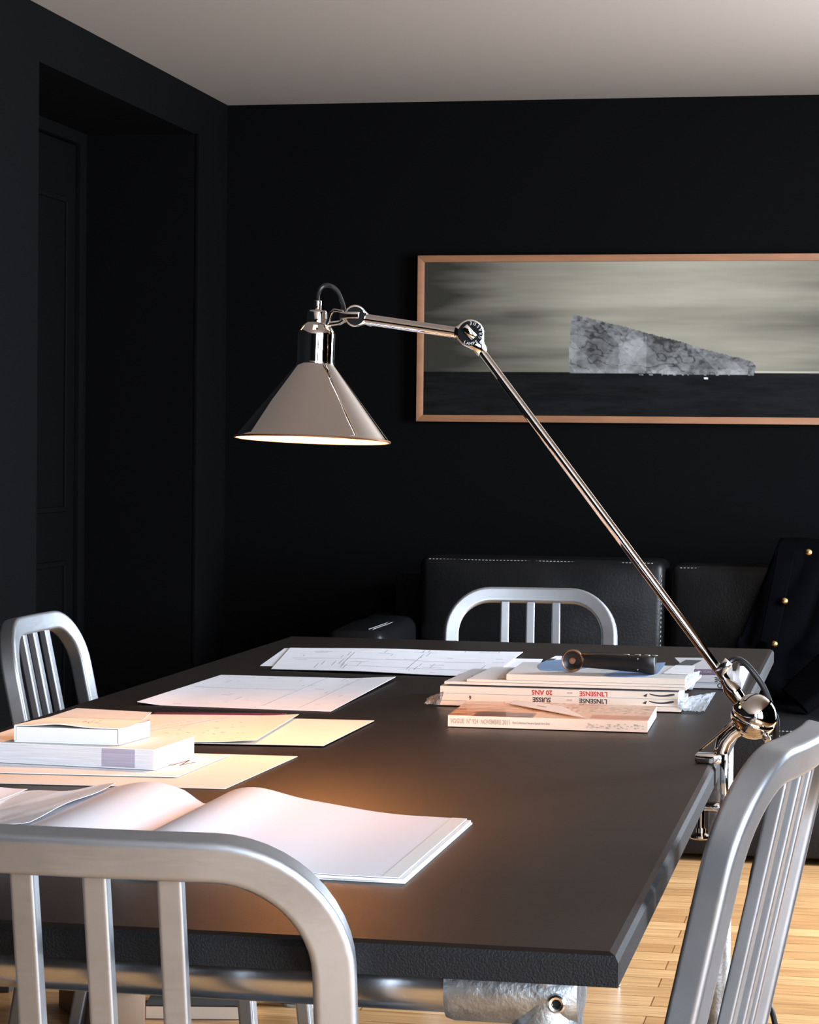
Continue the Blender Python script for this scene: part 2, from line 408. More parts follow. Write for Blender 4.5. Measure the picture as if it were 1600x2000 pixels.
for x, sx in ((FX0, 1), (FX1, -1)):
    for y, sy in ((FY0, 1), (FY1, -1)):
        if sx < 0: x = FX1 if sy > 0 else FXF
        MB().tube([(x, y, .012), (x, y, FZ-.02)], RT, 20).build('leg', M['galv'], table)
        f = MB()
        f.lathe([(.0243, .086), (.0285, .086), (.0305, .079), (.0305, .02), (.0305, 0), (.030, -.02), (.027, -.028), (.012, -.032), (0, -.033)], (x, y, FZ), (sx, 0, 0), 28)
        f.lathe([(.0243, .115), (.0285, .115), (.0305, .108), (.0305, .02), (.029, -.019), (.02, -.024), (0, -.0245)], (x, y, FZ), (0, 0, -1), 28)
        fit = f.build('pipe_fitting', M['galv'], table, smooth=50)
        sc = MB().lathe([(.0, .003), (.0042, .003), (.0042, .0072), (.0062, .0080), (.0078, .0066), (.0080, 0), (.0095, -.005)], (x-sx*.012, y-sy*.0295, FZ-.004), (0, -sy, 0), 24).build('set_screw', M['steel'], fit)
        MB().lathe([(0, 0), (.0041, 0), (.0041, .001)], (x-sx*.012, y-sy*.0332, FZ-.004), (0, -sy, 0), 6).build('hex_socket', M['dark_steel'], fit)
        MB().lathe([(.0, 0), (.034, 0), (.034, .006), (.026, .012), (.0235, .05)], (x, y, 0), (0, 0, 1), 24).build('foot', M['galv'], table)

# ---------------------------------------------------------------- aluminium chairs
RC, REC, HW, ZT, RAD = 1.0, math.radians(12), .2035, .826, .092
def backp(u, z):
    return Vector((u, -.17-math.tan(REC)*(z-.44)+u*u/(2*RC), z))
def backn(u):
    th = u/RC; return Vector((-math.sin(th), math.cos(th)*math.cos(REC), math.sin(REC))).normalized()
def make_chair(label, group):
    t = thing('dining_chair', label, 'chair', (0, 0, 0), group)
    hw = HW-.017; zt = ZT-.017; path = []
    for k in range(8): path.append((-hw, lerp(.43, zt-RAD, k/8)))
    for k in range(13):
        a = PI-PI/2*k/12; path.append((-hw+RAD+RAD*math.cos(a), zt-RAD+RAD*math.sin(a)))
    for k in range(1, 12): path.append((lerp(-hw+RAD, hw-RAD, k/12), zt))
    for k in range(13):
        a = PI/2-PI/2*k/12; path.append((hw-RAD+RAD*math.cos(a), zt-RAD+RAD*math.sin(a)))
    for k in range(1, 9): path.append((hw, lerp(zt-RAD, .43, k/8)))
    MB().sweep([backp(*p) for p in path], rrf(.035, .031, .0055, 4), ups=[backn(p[0]) for p in path]).build('back_frame', M['alu'], t, smooth=50)
    for u in (-.0605, 0, .0605):
        pts = [backp(u, lerp(.44, zt-.008, k/6)) for k in range(7)]
        MB().sweep(pts, rrf(.0205, .015, .0025, 3), ups=[backn(u)]*7).build('slat', M['alu'], t, smooth=50)
    for s in (-1, 1):
        pts = [Vector((s*hw, -.17-.065*(1-z/.44)**1.4+hw*hw/2, z)) for z in (.44, .33, .22, .11, 0)]
        MB().sweep(pts, rrf(.035, .031, .0055, 4), ups=(0, 1, 0), scale=[1, 1, .97, .92, .86]).build('leg', M['alu'], t, smooth=50)
        pts = [Vector((s*(.182+.018*(1-z/.44)), .205+.045*(1-z/.44), z)) for z in (.43, .22, 0)]
        MB().sweep(pts, rrf(.035, .031, .0055, 4), ups=(0, 1, 0), scale=[1, .95, .85]).build('leg', M['alu'], t, smooth=50)
        MB().sweep([(s*.190, .22, .24), (s*.186, -.185, .24)], rr(.012, .024, .003), ups=(0, 0, 1)).build('stretcher', M['alu'], t, smooth=50)
    MB().sweep([(-.184, 0, .24), (.184, 0, .24)], rr(.012, .022, .003), ups=(0, 0, 1)).build('stretcher', M['alu'], t, smooth=50)
    def seatf(a, b):
        x = (a-.5)*2; y = lerp(-.165, .25, b); wd = lerp(.185, .205, b)
        e = min(1, (1-abs(x))*6)
        z = .452 - .012*math.exp(-((abs(x)-.45)/.28)**2)*math.sin(PI*min(1, b*1.1)) - .010*(1-e)**2 - .012*max(0, b-.85)/.15
        return (x*wd, y, z)
    MB().slab(seatf, 24, 20, .018).build('seat', M['alu'], t, smooth=60)
    a = MB()
    for s in (-1, 1): a.sweep([(s*.178, .215, .42), (s*.182, -.15, .42)], rr(.014, .03, .003), ups=(0, 0, 1))
    a.sweep([(-.178, .21, .42), (.178, .21, .42)], rr(.014, .03, .003), ups=(0, 0, 1)); a.sweep([(-.178, -.15, .42), (.178, -.15, .42)], rr(.014, .03, .003), ups=(0, 0, 1))
    a.build('seat_rail', M['alu'], t, smooth=50)
    return t
def dup(root, label):
    r = root.copy(); COL.objects.link(r); r['label'] = label
    for c in root.children:
        k = c.copy(); COL.objects.link(k); k.parent = r
        for g in c.children:
            h = g.copy(); COL.objects.link(h); h.parent = k
    return r
G = 'slat-back aluminium chairs around the table'
chairA = make_chair('brushed aluminium chair in the foreground, seen from behind at the near table end', G)
poses = [(None, -.628, 2.071, 0, 1.05),
         ('brushed aluminium chair at the far table end in front of black sofa', -.765, 5.27, PI+.12, 1.0),
         ('brushed aluminium chair at the left side of table beyond the books', -1.323, 4.25, -PI/2, 1.005),
         ('brushed aluminium chair at the right table side, beside the lamp clamp', -.327, 2.50, PI/2-.165, 1.05)]
for lab, x, y, r, s in poses:
    o = chairA if lab is None else dup(chairA, lab)
    o.location = (x, y, 0); o.rotation_euler = (0, 0, r); o.scale = (s, s, s) if lab else (1.055, .88, 1.014)

# ---------------------------------------------------------------- sofa
SY = 7.10                                            # front of the back cushions
sofa = thing('leather_sofa', 'black leather sofa with pale stitching against the back wall', 'sofa', (-.4, 7.0, 0))
sx0 = at_y(690, 1230, 7.0).x; sx1 = at_y(1308, 1150, SY).x+1.0
def cushion(name, x0, x1, y0, y1, z0, z1, bev, puff, parent, seed=0, axis='y'):
    nu, nv = 18, 14; mb = MB(); bm = mb.bm
    bmesh.ops.create_cube(bm, size=1)
    bmesh.ops.scale(bm, vec=(x1-x0, y1-y0, z1-z0), verts=bm.verts)
    bmesh.ops.bevel(bm, geom=bm.edges[:], offset=bev, segments=4, affect='EDGES', profile=.5)
    bmesh.ops.subdivide_edges(bm, edges=[e for e in bm.edges if e.calc_length() > .15], cuts=14, use_grid_fill=True)
    W, D, H = (x1-x0)/2, (y1-y0)/2, (z1-z0)/2
    for v in bm.verts:
        fx, fy, fz = v.co.x/W, v.co.y/D, v.co.z/H
        k = .5+.5*fbm(v.co.x*4+seed, v.co.z*4+v.co.y*3, seed)
        if axis == 'y' and abs(fy) > .8: v.co.y += math.copysign(puff*(1-fx**2)*(1-fz**2)*(.6+.8*k), fy)+.012*fbm(v.co.x*7+seed, v.co.z*7, 3)*(1-fx**4)
        if axis == 'z' and fz > .8: v.co.z += puff*(1-fx**2)*(1-fy**2)+.01*fbm(v.co.x*6+seed, v.co.y*6, 5)
        v.co += Vector(((x0+x1)/2, (y0+y1)/2, (z0+z1)/2))
    return mb.build(name, M['leather'], parent, smooth=60)
def stitches(pts, parent, gap=.011, ln=.0062):
    mb = MB(); pts = [Vector(p) for p in pts]
    for a, b in zip(pts, pts[1:]):
        L = (b-a).length; d = (b-a).normalized(); k = 0
        while k < L-ln:
            mb.sweep([a+d*k, a+d*(k+ln)], circ(.0011, 5)); k += gap
    return mb.build('stitching', M['stitch'], parent, smooth=0)
MB().box(((sx0+sx1)/2, 7.05, .13), (sx1-sx0-.04, .86, .22)).build('base', M['leather'], sofa, bevel=.015)
MB().box(((sx0+sx1)/2, 7.45, .42), (sx1-sx0-.1, .16, .66)).build('back_panel', M['leather'], sofa, bevel=.02)
def cx(px, py=1150): return at_y(px, py, SY).x
ctop = at_y(1000, 1090, SY).z
edges = [(cx(818), cx(1298)), (cx(1308), cx(1308)+.77)]
arm = cushion('arm', sx0, cx(812), 6.62, 7.48, .03, .625, .03, .012, sofa, 3, 'z')
for q in (.035, .047): stitches([(cx(812)-q, 6.64, .629), (cx(812)-q, 7.2, .629)], arm)
arm2 = cushion('arm', edges[1][1]+.01, edges[1][1]+.22, 6.62, 7.48, .03, .625, .03, .012, sofa, 8, 'z')
for i, (a, b) in enumerate(edges):
    c = cushion('back_cushion', a, b, SY, SY+.22, .40, ctop if i == 0 else ctop-.012, .028, .035, sofa, 11+i*5)
    zt = ctop if i == 0 else ctop-.012
    for q in (.008, .019): stitches([(a+.03, SY-.0+.012-q*.5, zt-q), (b-.03, SY+.012-q*.5, zt-q)], c)
    for q in (.010, .020): stitches([(b-q, SY+.006, .45), (b-q, SY+.004, zt-.04)], c, .014)
    s = cushion('seat_cushion', a, b, 6.58, SY+.02, .24, .415, .03, .02, sofa, 21+i*5, 'z')
    for q in (.012, .026): stitches([(a+.03, 6.578, .415-q-.022), (b-.03, 6.578, .415-q-.022)], s)

# coat thrown over the right of the sofa
coat = thing('coat', 'dark navy coat with brass buttons thrown over the right of the sofa', 'coat', (at_y(1560, 1200, 7.0).x, 6.95, .42))
xt = at_y(1520, 1065, 7.03).x; xb = at_y(1438, 1262, 7.03).x
ztop = at_y(1560, 1062, 7.06).z
path = [(7.345, .60), (7.345, .78), (7.33, ztop-.012), (7.22, ztop), (7.10, ztop-.004), (7.045, ztop-.03), (7.03, .75), (7.02, .65), (7.01, .55), (6.96, .475), (6.85, .452), (6.72, .448)]
def coat_fn(u, v):
    s = v*(len(path)-1); i = min(int(s), len(path)-2); f = s-i
    y = lerp(path[i][0], path[i+1][0], f); z = lerp(path[i][1], path[i+1][1], f)
    k = max(0, min(1, (ztop-z)/(ztop-.55))) if v > .3 else 0
    xl = lerp(xt, xb, k); x = lerp(xl, xt+.50, u)
    fold = .022*math.sin(u*17+2.2*k)*(.25+k)*.8+.02*fbm(u*5, v*5, 4)
    edge = .012*math.exp(-u*30)
    out = fold+edge
    if v < .75: y -= abs(out) if v > .35 else -abs(out)*.4
    z += abs(out)*.8 if v >= .7 else abs(fold)*.3
    return (x, y-.004, z+.004)
MB().grid(coat_fn, 46, 60).build('coat_body', M['coat'], coat, solid=-.006, smooth=70)
lap = [(1524, 1072, 7.0), (1516, 1120, 6.985), (1502, 1190, 6.975), (1488, 1255, 6.965)]
MB().sweep([at_y(a+12, b, c-.01) for a, b, c in lap], rr(.05, .008, .003), ups=(0, -1, .1)).build('front_edge', M['coat'], coat)
for px, py in ((1580, 1079), (1533, 1174), (1513, 1258)):
    b = MB().lathe([(0, .008), (.004, .0078), (.0072, .0062), (.0095, .0045), (.0105, .002), (.0105, -.004), (0, -.004)], at_y(px, py, 6.955), (0, -1, .05), 20)
    b.build('button', M['brass'], coat)
sl = [at_y(1650, 1290, 6.72), at_y(1610, 1325, 6.70), at_y(1575, 1352, 6.68), at_y(1553, 1374, 6.67)]
MB().sweep([(p.x, p.y, max(p.z, .455)) for p in sl], rr(.15, .045, .02), ups=(0, -.4, 1), scale=[1.1, 1.05, .95, .9]).build('sleeve', M['coat'], coat)

# ---------------------------------------------------------------- framed iceberg photograph
PYF = YB-.034
pl, pt, pb = at_y(816, 499, PYF), at_y(816, 499, PYF).z, at_y(811, 823, PYF).z
px0 = pl.x; px1 = px0+1.645; fw = at_y(829, 499, PYF).x-px0
pic = thing('framed_picture', 'wide oak-framed photograph of an iceberg on the back wall', 'picture', ((px0+px1)/2, YB, pb))
for a, b in (((px0, pt), (px1, pt)), ((px0, pb), (px1, pb))):
    sg = -1 if a[1] == pt else 1
    MB().prism([(px0, PYF, a[1]), (px1, PYF, a[1]), (px1-fw, PYF, a[1]+sg*fw), (px0+fw, PYF, a[1]+sg*fw)], (0, .033, 0)).build('frame_rail', M['oak'], pic, bevel=.0012, smooth=30)
for x, sg in ((px0, 1), (px1, -1)):
    MB().prism([(x, PYF, pb), (x, PYF, pt), (x+sg*fw, PYF, pt-fw), (x+sg*fw, PYF, pb+fw)], (0, .033, 0)).build('frame_stile', M['oak'], pic, bevel=.0012, smooth=30)
NU, NV = 520, 170
qx0, qx1, qz0, qz1 = px0+fw-.002, px1-fw+.002, pb+fw-.002, pt-fw+.002
def pxcoord(u, v):       # approximate place on the print in picture units (0..1), v from the top
    return u, v
hor = .712
berg = [(.3015, .722), (.2985, .60), (.300, .50), (.3035, .365), (.311, .345), (.330, .362), (.345, .372), (.40, .415), (.46, .465), (.52, .515), (.56, .555), (.60, .590), (.64, .620), (.664, .640), (.672, .668), (.669, .73), (.55, .726), (.42, .722)]
def inside(u, v):
    c = False; n = len(berg)
    for i in range(n):
        x0, y0 = berg[i]; x1, y1 = berg[i-1]
        if (y0 > v) != (y1 > v) and u < (x1-x0)*(v-y0)/(y1-y0)+x0: c = not c
    return c
def print_col(u, v):
    ub, vb = u+.0035*fbm(u*60, v*20, 2), v+(.008 if v < .66 else .0015)*fbm(u*60, v*20, 9)
    if inside(ub, vb):
        k = (ub-.30)/.37; top = .35+.31*k
        d = (vb-top)/max(.02, hor-top)
        g = .27+.11*fbm(ub*26, vb*9, 1)+.10*1.6*fbm(ub*80+3, vb*30, 4)
        fac = math.sin(ub*52+vb*9+2*fbm(ub*9, vb*5, 6))
        g += .09*(1 if fac > .3 else -.4 if fac < -.5 else 0)
        if ub < .315: g += .05
        if .40 < ub < .455 and vb > .48+.9*(.455-ub): g += .12
        if d < .16: g -= .10*(.6+fbm(ub*90, vb*50, 8)*2)
        if vb > .70 and fbm(ub*40, 0, 5) > .0: g += .09
        g -= .20*max(0, fbm(ub*34, vb*22, 12))**.8; g += .12*max(0, fbm(ub*22+5, vb*30, 14))
        cr = abs(fbm(ub*16+.6*vb, vb*9-ub*5, 21, 3)); g -= .20*max(0, 1-cr/.035)
        g += .10*(1 if (ub*7-vb*2.2) % 1 > .62 else 0)-.05
        if vb > .69: g += .05
        if ub > .50: g += .12*fbm(ub*150, vb*70, 3)-.02
        g = max(.06, g)
        g *= .46; return (g*1.0, g, g*.97)
    if v < hor:
        n = fbm(u*2.2, v*6.5, 1, 4); n2 = fbm(u*3.5, v*16, 6, 4)
        e = math.exp(-((u-.47)/.36)**2)
        g = .10+.36*e*(1.0-.35*(v/hor)**1.5)+.20*n+.09*n2
        g -= .15*math.exp(-((u-.20)/.09)**2-((v-.36)/.06)**2)
        g -= .16*max(0, 1-u/.16)
        if v > .703 and u > .66: g += .30
        g = max(.045, g)
        g *= .55; return (g*1.04, g*.96, g*.74)
    g = .0035+.004*fbm(u*40, v*160, 2)+.006*fbm(u*9, v*20, 7)
    if .57 < u < .578 and .745 < v < .757: g = .55
    if .44 < u < .62 and abs(v-.727) < .003 and fbm(u*120, 0, 2) > .12: g = .2
    g = max(.0015, g)
    return (g*.98, g*1.0, g*1.04)
pr = MB().grid(lambda u, v: (lerp(qx0, qx1, u), PYF+.010, lerp(qz1, qz0, v)), NU, NV).build('print', attr_mat('photographic_print', .6, coat=.05, spec=.1), pic, smooth=0, solid=.002)
col_attr(pr, lambda i: print_col((i % (NU+1))/NU, (i//(NU+1))/NV))

# ---------------------------------------------------------------- clamp lamp
LY = lambda px: lerp(3.10, 3.085, (px-612)/(1470-612))
def LP(px, py, dy=0): return at_y(px, py, LY(px)+dy)
base = at_z(1400, 1486, TZ)
lamp = thing('clamp_lamp', 'chrome articulated lamp with conical shade, clamped to the right table edge', 'lamp', base)
px2m = 3.1/F
front = (CAM-LP(918, 651)).normalized()
# clamp on the table edge
XE = X1
ball = LP(1473, 1399); YL = ball.y
c = MB()
p0 = Vector((XE+.014, YL, TZ+.0)); 
c.sweep([at_y(1446, 1418, YL), at_y(1428, 1430, YL), at_y(1414, 1448, YL), at_y(1408, 1468, YL), at_y(1408, 1480, YL)], rr(.020, .020, .009, 5), scale=[1.15, 1.1, 1.0, .9, .85])
c.build('curved_neck', M['chrome'], lamp, smooth=60)
pa, pb_ = at_z(1360, 1486, TZ), at_z(1418, 1484, TZ)
c = MB().box(((pa.x+XE+.008)/2, YL-.002, TZ+.0065), (XE+.008-pa.x, .026, .012))
c.build('clamp_plate', M['chrome'], lamp, bevel=.003)
c = MB().box((XE+.011, YL, TZ-.024), (.010, .022, .076)); c.build('clamp_stem', M['chrome'], lamp, bevel=.002)
c = MB().box((XE-.006, YL, TZ-.057), (.044, .020, .010)); c.build('lower_jaw', M['chrome'], lamp, bevel=.003)
xs = XE-.018
MB().lathe([(0, 0), (.0045, 0), (.0045, .057), (.009, .058), (.010, .0605), (.0, .0605)], (xs, YL, TZ-.089), (0, 0, 1), 16).build('clamp_screw', M['chrome'], lamp)
s = MB().lathe([(0, 0), (.013, 0), (.0145, .002), (.0145, .005), (.006, .008), (.0065, .014), (0, .014)], (xs, YL, TZ-.100), (0, 0, 1), 20).build('screw_knob', M['chrome'], lamp)
MB().tube([at_y(1432, 1408, YL-.012), at_y(1421, 1420, YL-.014), at_y(1366, 1466, YL-.012)], .0016, 8).build('tension_wire', M['chrome_soft'], lamp)
# ball base: a split sphere with a rim screw
R = .0302
bdir = Vector((-.55, -.35, .75))
prof = [(R*math.sin(a), R*math.cos(a)) for a in [PI*k/20 for k in range(21)]]
prof = prof[:10]+[(R*.985, .0012), (R*.94, 0), (R*.985, -.0012)]+prof[11:]
MB().lathe(prof, ball, Vector((.35, -.25, .9)), 44).build('ball_base', M['chrome'], lamp, smooth=60)
MB().lathe([(0, .008), (.004, .008), (.005, .006), (.005, -.004)], at_y(1497, 1441, YL-.020), (.3, -.8, -.4), 14).build('rim_screw', M['chrome_soft'], lamp)
# arms
e0, e1 = LP(941, 688), LP(1434, 1350)
MB().tube([e0, e1], .0060, 24).build('lower_arm', M['chrome'], lamp, smooth=60)
ax = (e1-e0).normalized()
MB().lathe([(0, -.004), (.0095, -.004), (.0105, .004), (.0105, .016), (.007, .024), (.0065, .030)], LP(1441, 1362), -ax, 20).build('arm_socket', M['chrome'], lamp)
q = LP(1414, 1303, -.004)
MB().box(q, (.022, .014, .013), Matrix.Rotation(-.93, 3, 'Y') ).build('cable_clip', M['chrome_soft'], lamp, bevel=.002)
a0, a1 = LP(716, 624), LP(893, 650)
MB().tube([a0, a1], .0074, 24).build('upper_arm', M['chrome'], lamp, smooth=60)
def teardrop(c, dirs, r, th, name, m):        # a round knuckle drawn out towards its arms
    z = (CAM-c).normalized(); x = Vector((1, 0, 0)); x = (x-z*x.dot(z)).normalized(); y = z.cross(x)
    pts = []
    for k in range(72):
        a = 2*PI*k/72; rad = r
        for d, ln in dirs:
            da = (a-d+PI) % (2*PI)-PI
            if abs(da) < 1.2: rad = max(rad, min(ln, .0085/max(abs(math.sin(da)), .0085/ln) if abs(da) < .35 else r+(ln-r)*max(0, (1-abs(da)/.95))**2.2))
        pts.append(c+(x*math.cos(a)+y*math.sin(a))*rad+z*th/2)
    return MB().prism(pts, -z*th).build(name, m, lamp, bevel=.002, smooth=40)
ang = lambda a, b: math.atan2(-(b[1]-a[1]), b[0]-a[0])
E1 = (919, 651); c1 = LP(*E1)
kn = teardrop(c1, [(ang(E1, (893, 648)), .022), (ang(E1, (946, 694)), .033)], .0185, .018, 'elbow_joint', M['chrome'])
zf = (CAM-c1).normalized(); xf = Vector((1, 0, 0)); xf = (xf-zf*xf.dot(zf)).normalized(); yf = zf.cross(xf)
MB().lathe([(0, .0006), (.0165, .0006), (.0165, -.001)], c1+zf*.0092, zf, 40).build('black_face', M['black_face'], kn)
rot = ang((905, 636), (930, 664))
dx = xf*math.cos(rot)+yf*math.sin(rot); dy = zf.cross(dx)
MB().box(c1+zf*.0115-dx*.002, (.021, .0105, .006), Matrix((dx, dy, zf)).transposed()).build('pivot_key', M['chrome'], kn, bevel=.0015)
bmt = bmesh.new()
def ring_text(txt, a_start, step, rad, flip):
    for i, chh in enumerate(txt):
        a = a_start+step*i
        p = c1+zf*.0101+(xf*math.cos(a)+yf*math.sin(a))*rad
        up = (xf*math.cos(a)+yf*math.sin(a))*(1 if not flip else -1)
        rt = up.cross(zf)
        b2 = text_mesh(chh, .0054, frame4(p, rt, up), 'x', None, None)
        me = bpy.data.meshes.new('tmp'); b2.to_mesh(me); b2.free(); bmt.from_mesh(me); bpy.data.meshes.remove(me)
ring_text('LAMPE', math.radians(238), math.radians(17), .0138, True)
ring_text('GRAS', math.radians(-22), math.radians(21), .0138, True)
ring_text('DÉ', math.radians(66), math.radians(22), .0138, True)
mb = MB(); mb.bm.free(); mb.bm = bmt; mb.build('engraved_lettering', M['white_card'], kn, smooth=0, fix=False)
E2 = (694, 617); c2 = LP(*E2)
k2 = teardrop(c2, [(ang(E2, (722, 625)), .027), (ang(E2, (650, 615)), .016)], .0148, .013, 'shade_joint', M['chrome'])
zf2 = (CAM-c2).normalized()
MB().lathe([(0, .0006), (.0125, .0006), (.0125, -.001)], c2+zf2*.0068, zf2, 36).build('black_face', M['black_face'], k2)
MB().box(c2+zf2*.009-Vector((.008, 0, -.001)), (.028, .006, .0095)).build('pivot_key', M['chrome'], k2, bevel=.0015)
br = [LP(672, 609), LP(655, 606), LP(649, 612), LP(641, 634)]
MB().sweep(br, rr(.018, .004, .001), ups=(0, 0, 1)).build('shade_bracket', M['chrome'], lamp, smooth=50)
MB().sweep([LP(641, 634), LP(664, 631), LP(672, 626)], rr(.014, .006, .002), ups=(0, 0, 1)).build('shade_bracket', M['chrome'], lamp, smooth=50)
# shade
Ys = 3.10; cB, cT = at_y(610, 860, Ys-.003), at_y(620.5, 600, Ys+.0058)
axs = (cT-cB).normalized(); k = (cT-cB).length/260.0
Rp = lambda p: p*k*1.0
tilt_prof = [(152.5, 0), (152.5, 3), (149, 5), (147, 7.5), (39, 144.5), (38, 146), (36.2, 150), (36.2, 152), (36.2, 205), (36.2, 207), (34.5, 213), (26.5, 224.5), (21, 228), (19.5, 229.5), (19.5, 231), (19.5, 249), (19.2, 250.5), (17.5, 253), (8, 255), (7.6, 256.5), (7.6, 258), (7.6, 271), (7.4, 272.3), (6.2, 273), (0, 274)]
H = set()
for k_ in range(6):
    for j in range(3): H.add((10, (k_*64//6+j) % 64))
def rotated_holes(h0): return {(i, (k+h0) % 64) for i, k in H}
# locate the camera-facing segment so that one vent faces the lens
xx = axs.orthogonal().normalized() if abs(axs.z) < .95 else Vector((1, 0, 0)); xx = (xx-axs*xx.dot(axs)).normalized(); yy = axs.cross(xx)
toc = CAM-cB; a_c = math.atan2(toc.dot(yy), toc.dot(xx)); h0 = int(round((a_c)/(2*PI)*64))-2
sh = MB().lathe([(r*k, h*k) for r, h in tilt_prof], cB, axs, 64, holes=rotated_holes(h0)).build('shade', M['chrome'], lamp, smooth=32)
inner = [(150.5, .5), (147, 5), (36, 145), (34.5, 150), (34.5, 206), (33, 212), (25, 223), (20, 225.5), (0, 226)]
HI = {(5, kk) for i, kk in rotated_holes(h0)}
MB().lathe([(r*k, h*k) for r, h in inner], cB, axs, 64, holes=HI).build('shade_lining', M['lens_white'], sh, smooth=50)
MB().lathe([(149.5*k, -.3*k), (152.8*k, -.6*k), (153.6*k, 1.5*k), (152.5*k, 3.5*k)], cB, axs, 64).build('shade_rim', M['copper'], sh)  # copper colour here paints in the orange lamp glow along the shade's rim
MB().lathe([(0, 113*k), (10*k, 114*k), (18*k, 120*k), (22*k, 131*k), (19*k, 148*k), (13*k, 166*k), (10*k, 196*k)], cB, axs, 24).build('bulb', mat('lit_bulb', (.9, .8, .6), .4, emit=((1, .72, .42), 14)), sh)
MB().lathe([(36.8*k, 148*k), (37*k, 150*k), (36.8*k, 152*k)], cB, axs, 48).build('collar_ring', M['chrome_soft'], sh)
li = bpy.data.lights.new('lamp_light', 'POINT'); li.energy = LAMP_W; li.color = LAMP_C; li.shadow_soft_size = .014
lo = bpy.data.objects.new('lamp_light', li); lo.location = (cB+axs*97*k)-Vector(OFF[lamp.name]); lo.parent = lamp; COL.objects.link(lo)
# cables
def smooth_path(pts, n=8):
    pts = [Vector(p) for p in pts]; out = []
    P = [pts[0]*2-pts[1]]+pts+[pts[-1]*2-pts[-2]]
    for i in range(1, len(P)-2):
        for j in range(n):
            t = j/n
            out.append(.5*((2*P[i])+(P[i+1]-P[i-1])*t+(2*P[i-1]-5*P[i]+4*P[i+1]-P[i+2])*t*t+(3*P[i]-P[i-1]-3*P[i+1]+P[i+2])*t**3))
    out.append(pts[-1]); return out
MB().tube(smooth_path([at_y(621, 592, Ys+.01), LP(621, 575), LP(630, 560, .0), LP(645, 558, .01), LP(659, 569, .015), LP(669, 592, .015), LP(672, 606, .012)]), .0031, 10).build('shade_cable', M['cable'], lamp)
ca = smooth_path([LP(1419, 1303), LP(1428, 1291), LP(1443, 1288, .01), LP(1463, 1303, .02), LP(1490, 1340, .03), LP(1508, 1385, .04), LP(1517, 1430, .045), at_y(1498, 1600, 3.2), at_y(1472, 1700, 3.25), at_y(1461, 1780, 3.27), at_y(1466, 1850, 3.27), at_y(1490, 1930, 3.25), at_y(1512, 1990, 3.22), at_y(1530, 2100, 3.2), at_y(1560, 2300, 3.25), at_z(1650, 2470, .006), Vector((.15, 3.5, .006)), Vector((.6, 3.75, .006))], 8)
for p in ca: p.z = max(p.z, .0048)
MB().tube(ca, .0040, 10).build('power_cable', M['cable'], lamp)

# ---------------------------------------------------------------- papers on the table
def sheet(name, label, cat, pix, z, m, th=.0008, lift=None, group=None, nu=16, nv=12, lines=None, ink='pencil', parent=None):
    """pix: near-left, near-right, far-right, far-left corners as seen; lines: strokes in sheet units"""
    P = [at_z(x, y, z) if len((x, y)) else None for x, y in pix]
    def fn(u, v):
        p = (P[0]*(1-u)+P[1]*u)*(1-v)+(P[3]*(1-u)+P[2]*u)*v
        d = lift(u, v) if lift else 0
        return Vector((p.x, p.y, z+d))
    if lines is None and parent is None:
        o = MB().slab(fn, nu, nv, th).build(name, m, smooth=60); tag(o, label, cat, group); return o, fn
    r = parent or thing(name, label, cat, ((P[0]+P[2])/2), group)
    MB().slab(fn, nu, nv, th).build('sheet', m, r, smooth=60)
    mb = MB()
    for (u0, v0, u1, v1, wd) in lines:
        n = 5; a = [Vector(fn(lerp(u0, u1, i/n), lerp(v0, v1, i/n))) for i in range(n+1)]
        d = (a[-1]-a[0]); sd = Vector((-d.y, d.x, 0)).normalized()*wd
        mb.rings([[p+sd+Vector((0, 0, .0003)), p-sd+Vector((0, 0, .0003)), p-sd, p+sd] for p in a])
    mb.build('drawn_lines', M[ink], r, smooth=0)
    return r, fn
def strokes(n, wd, seed, box=(0.05, .05, .95, .95), ln=.12, ortho=True):
    rnd = random.Random(seed); out = []
    for k in range(n):
        u = rnd.uniform(box[0], box[2]); v = rnd.uniform(box[1], box[3]); l = rnd.uniform(.2, 1)*ln
        if ortho: d = rnd.choice(((l, 0), (0, l*2)))
        else: a = rnd.uniform(0, 6.28); d = (l*math.cos(a), l*math.sin(a))
        out.append((u, v, max(.02, min(.98, u+d[0])), max(.02, min(.98, v+d[1])), wd))
    return out
c3 = lambda s=1: (lambda u, v: .006*s*max(0, (1-u)-.9)*10*max(0, .3-v)*3+.0015*s*math.sin(u*5+v*3)**2)
# far drawings: two loose sheets, then the big top drawing
sheet('drawing_sheet', 'lower corner sheet fanned out under the far floor-plan drawing', 'paper', [(508, 1300), (780, 1306), (790, 1269), (556, 1266)], TZ+.0012, M['paper'])
sheet('drawing_sheet', 'plain white sheet poking out right of the far floor-plan drawing', 'paper', [(760, 1312), (1040, 1318), (1060, 1287), (790, 1283)], TZ+.0012, M['paper'])
sheet('drawing_sheet', 'long white floor-plan drawing at the far end of table', 'drawing', [(530, 1306), (960, 1322), (1022, 1274), (567, 1265)], TZ+.0030, M['paper'],
      lift=lambda u, v: .002*math.sin(u*4)**2, lines=strokes(40, .0006, 3, ln=.10)+[(.05, .5, .9, .5, .0006), (.3, .2, .95, .2, .0006), (.3, .2, .3, .8, .0006), (.6, .15, .6, .8, .0006), (.12, .82, .2, .82, .0012)])
sheet('drawing_sheet', 'white ruled drawing alone in the middle left of the table', 'drawing', [(268, 1375), (646, 1389), (773, 1327), (432, 1318)], TZ+.0015, M['paper'],
      lift=lambda u, v: .005*max(0, u-.75)*4*v+.004*max(0, .12-u)*8*(1-v), lines=[(.62, 0.08, .62, .98, .0005), (.82, .05, .82, .98, .0005)]+strokes(22, .0006, 5, ln=.05)+[(.05, .55, .6, .57, .0004)])
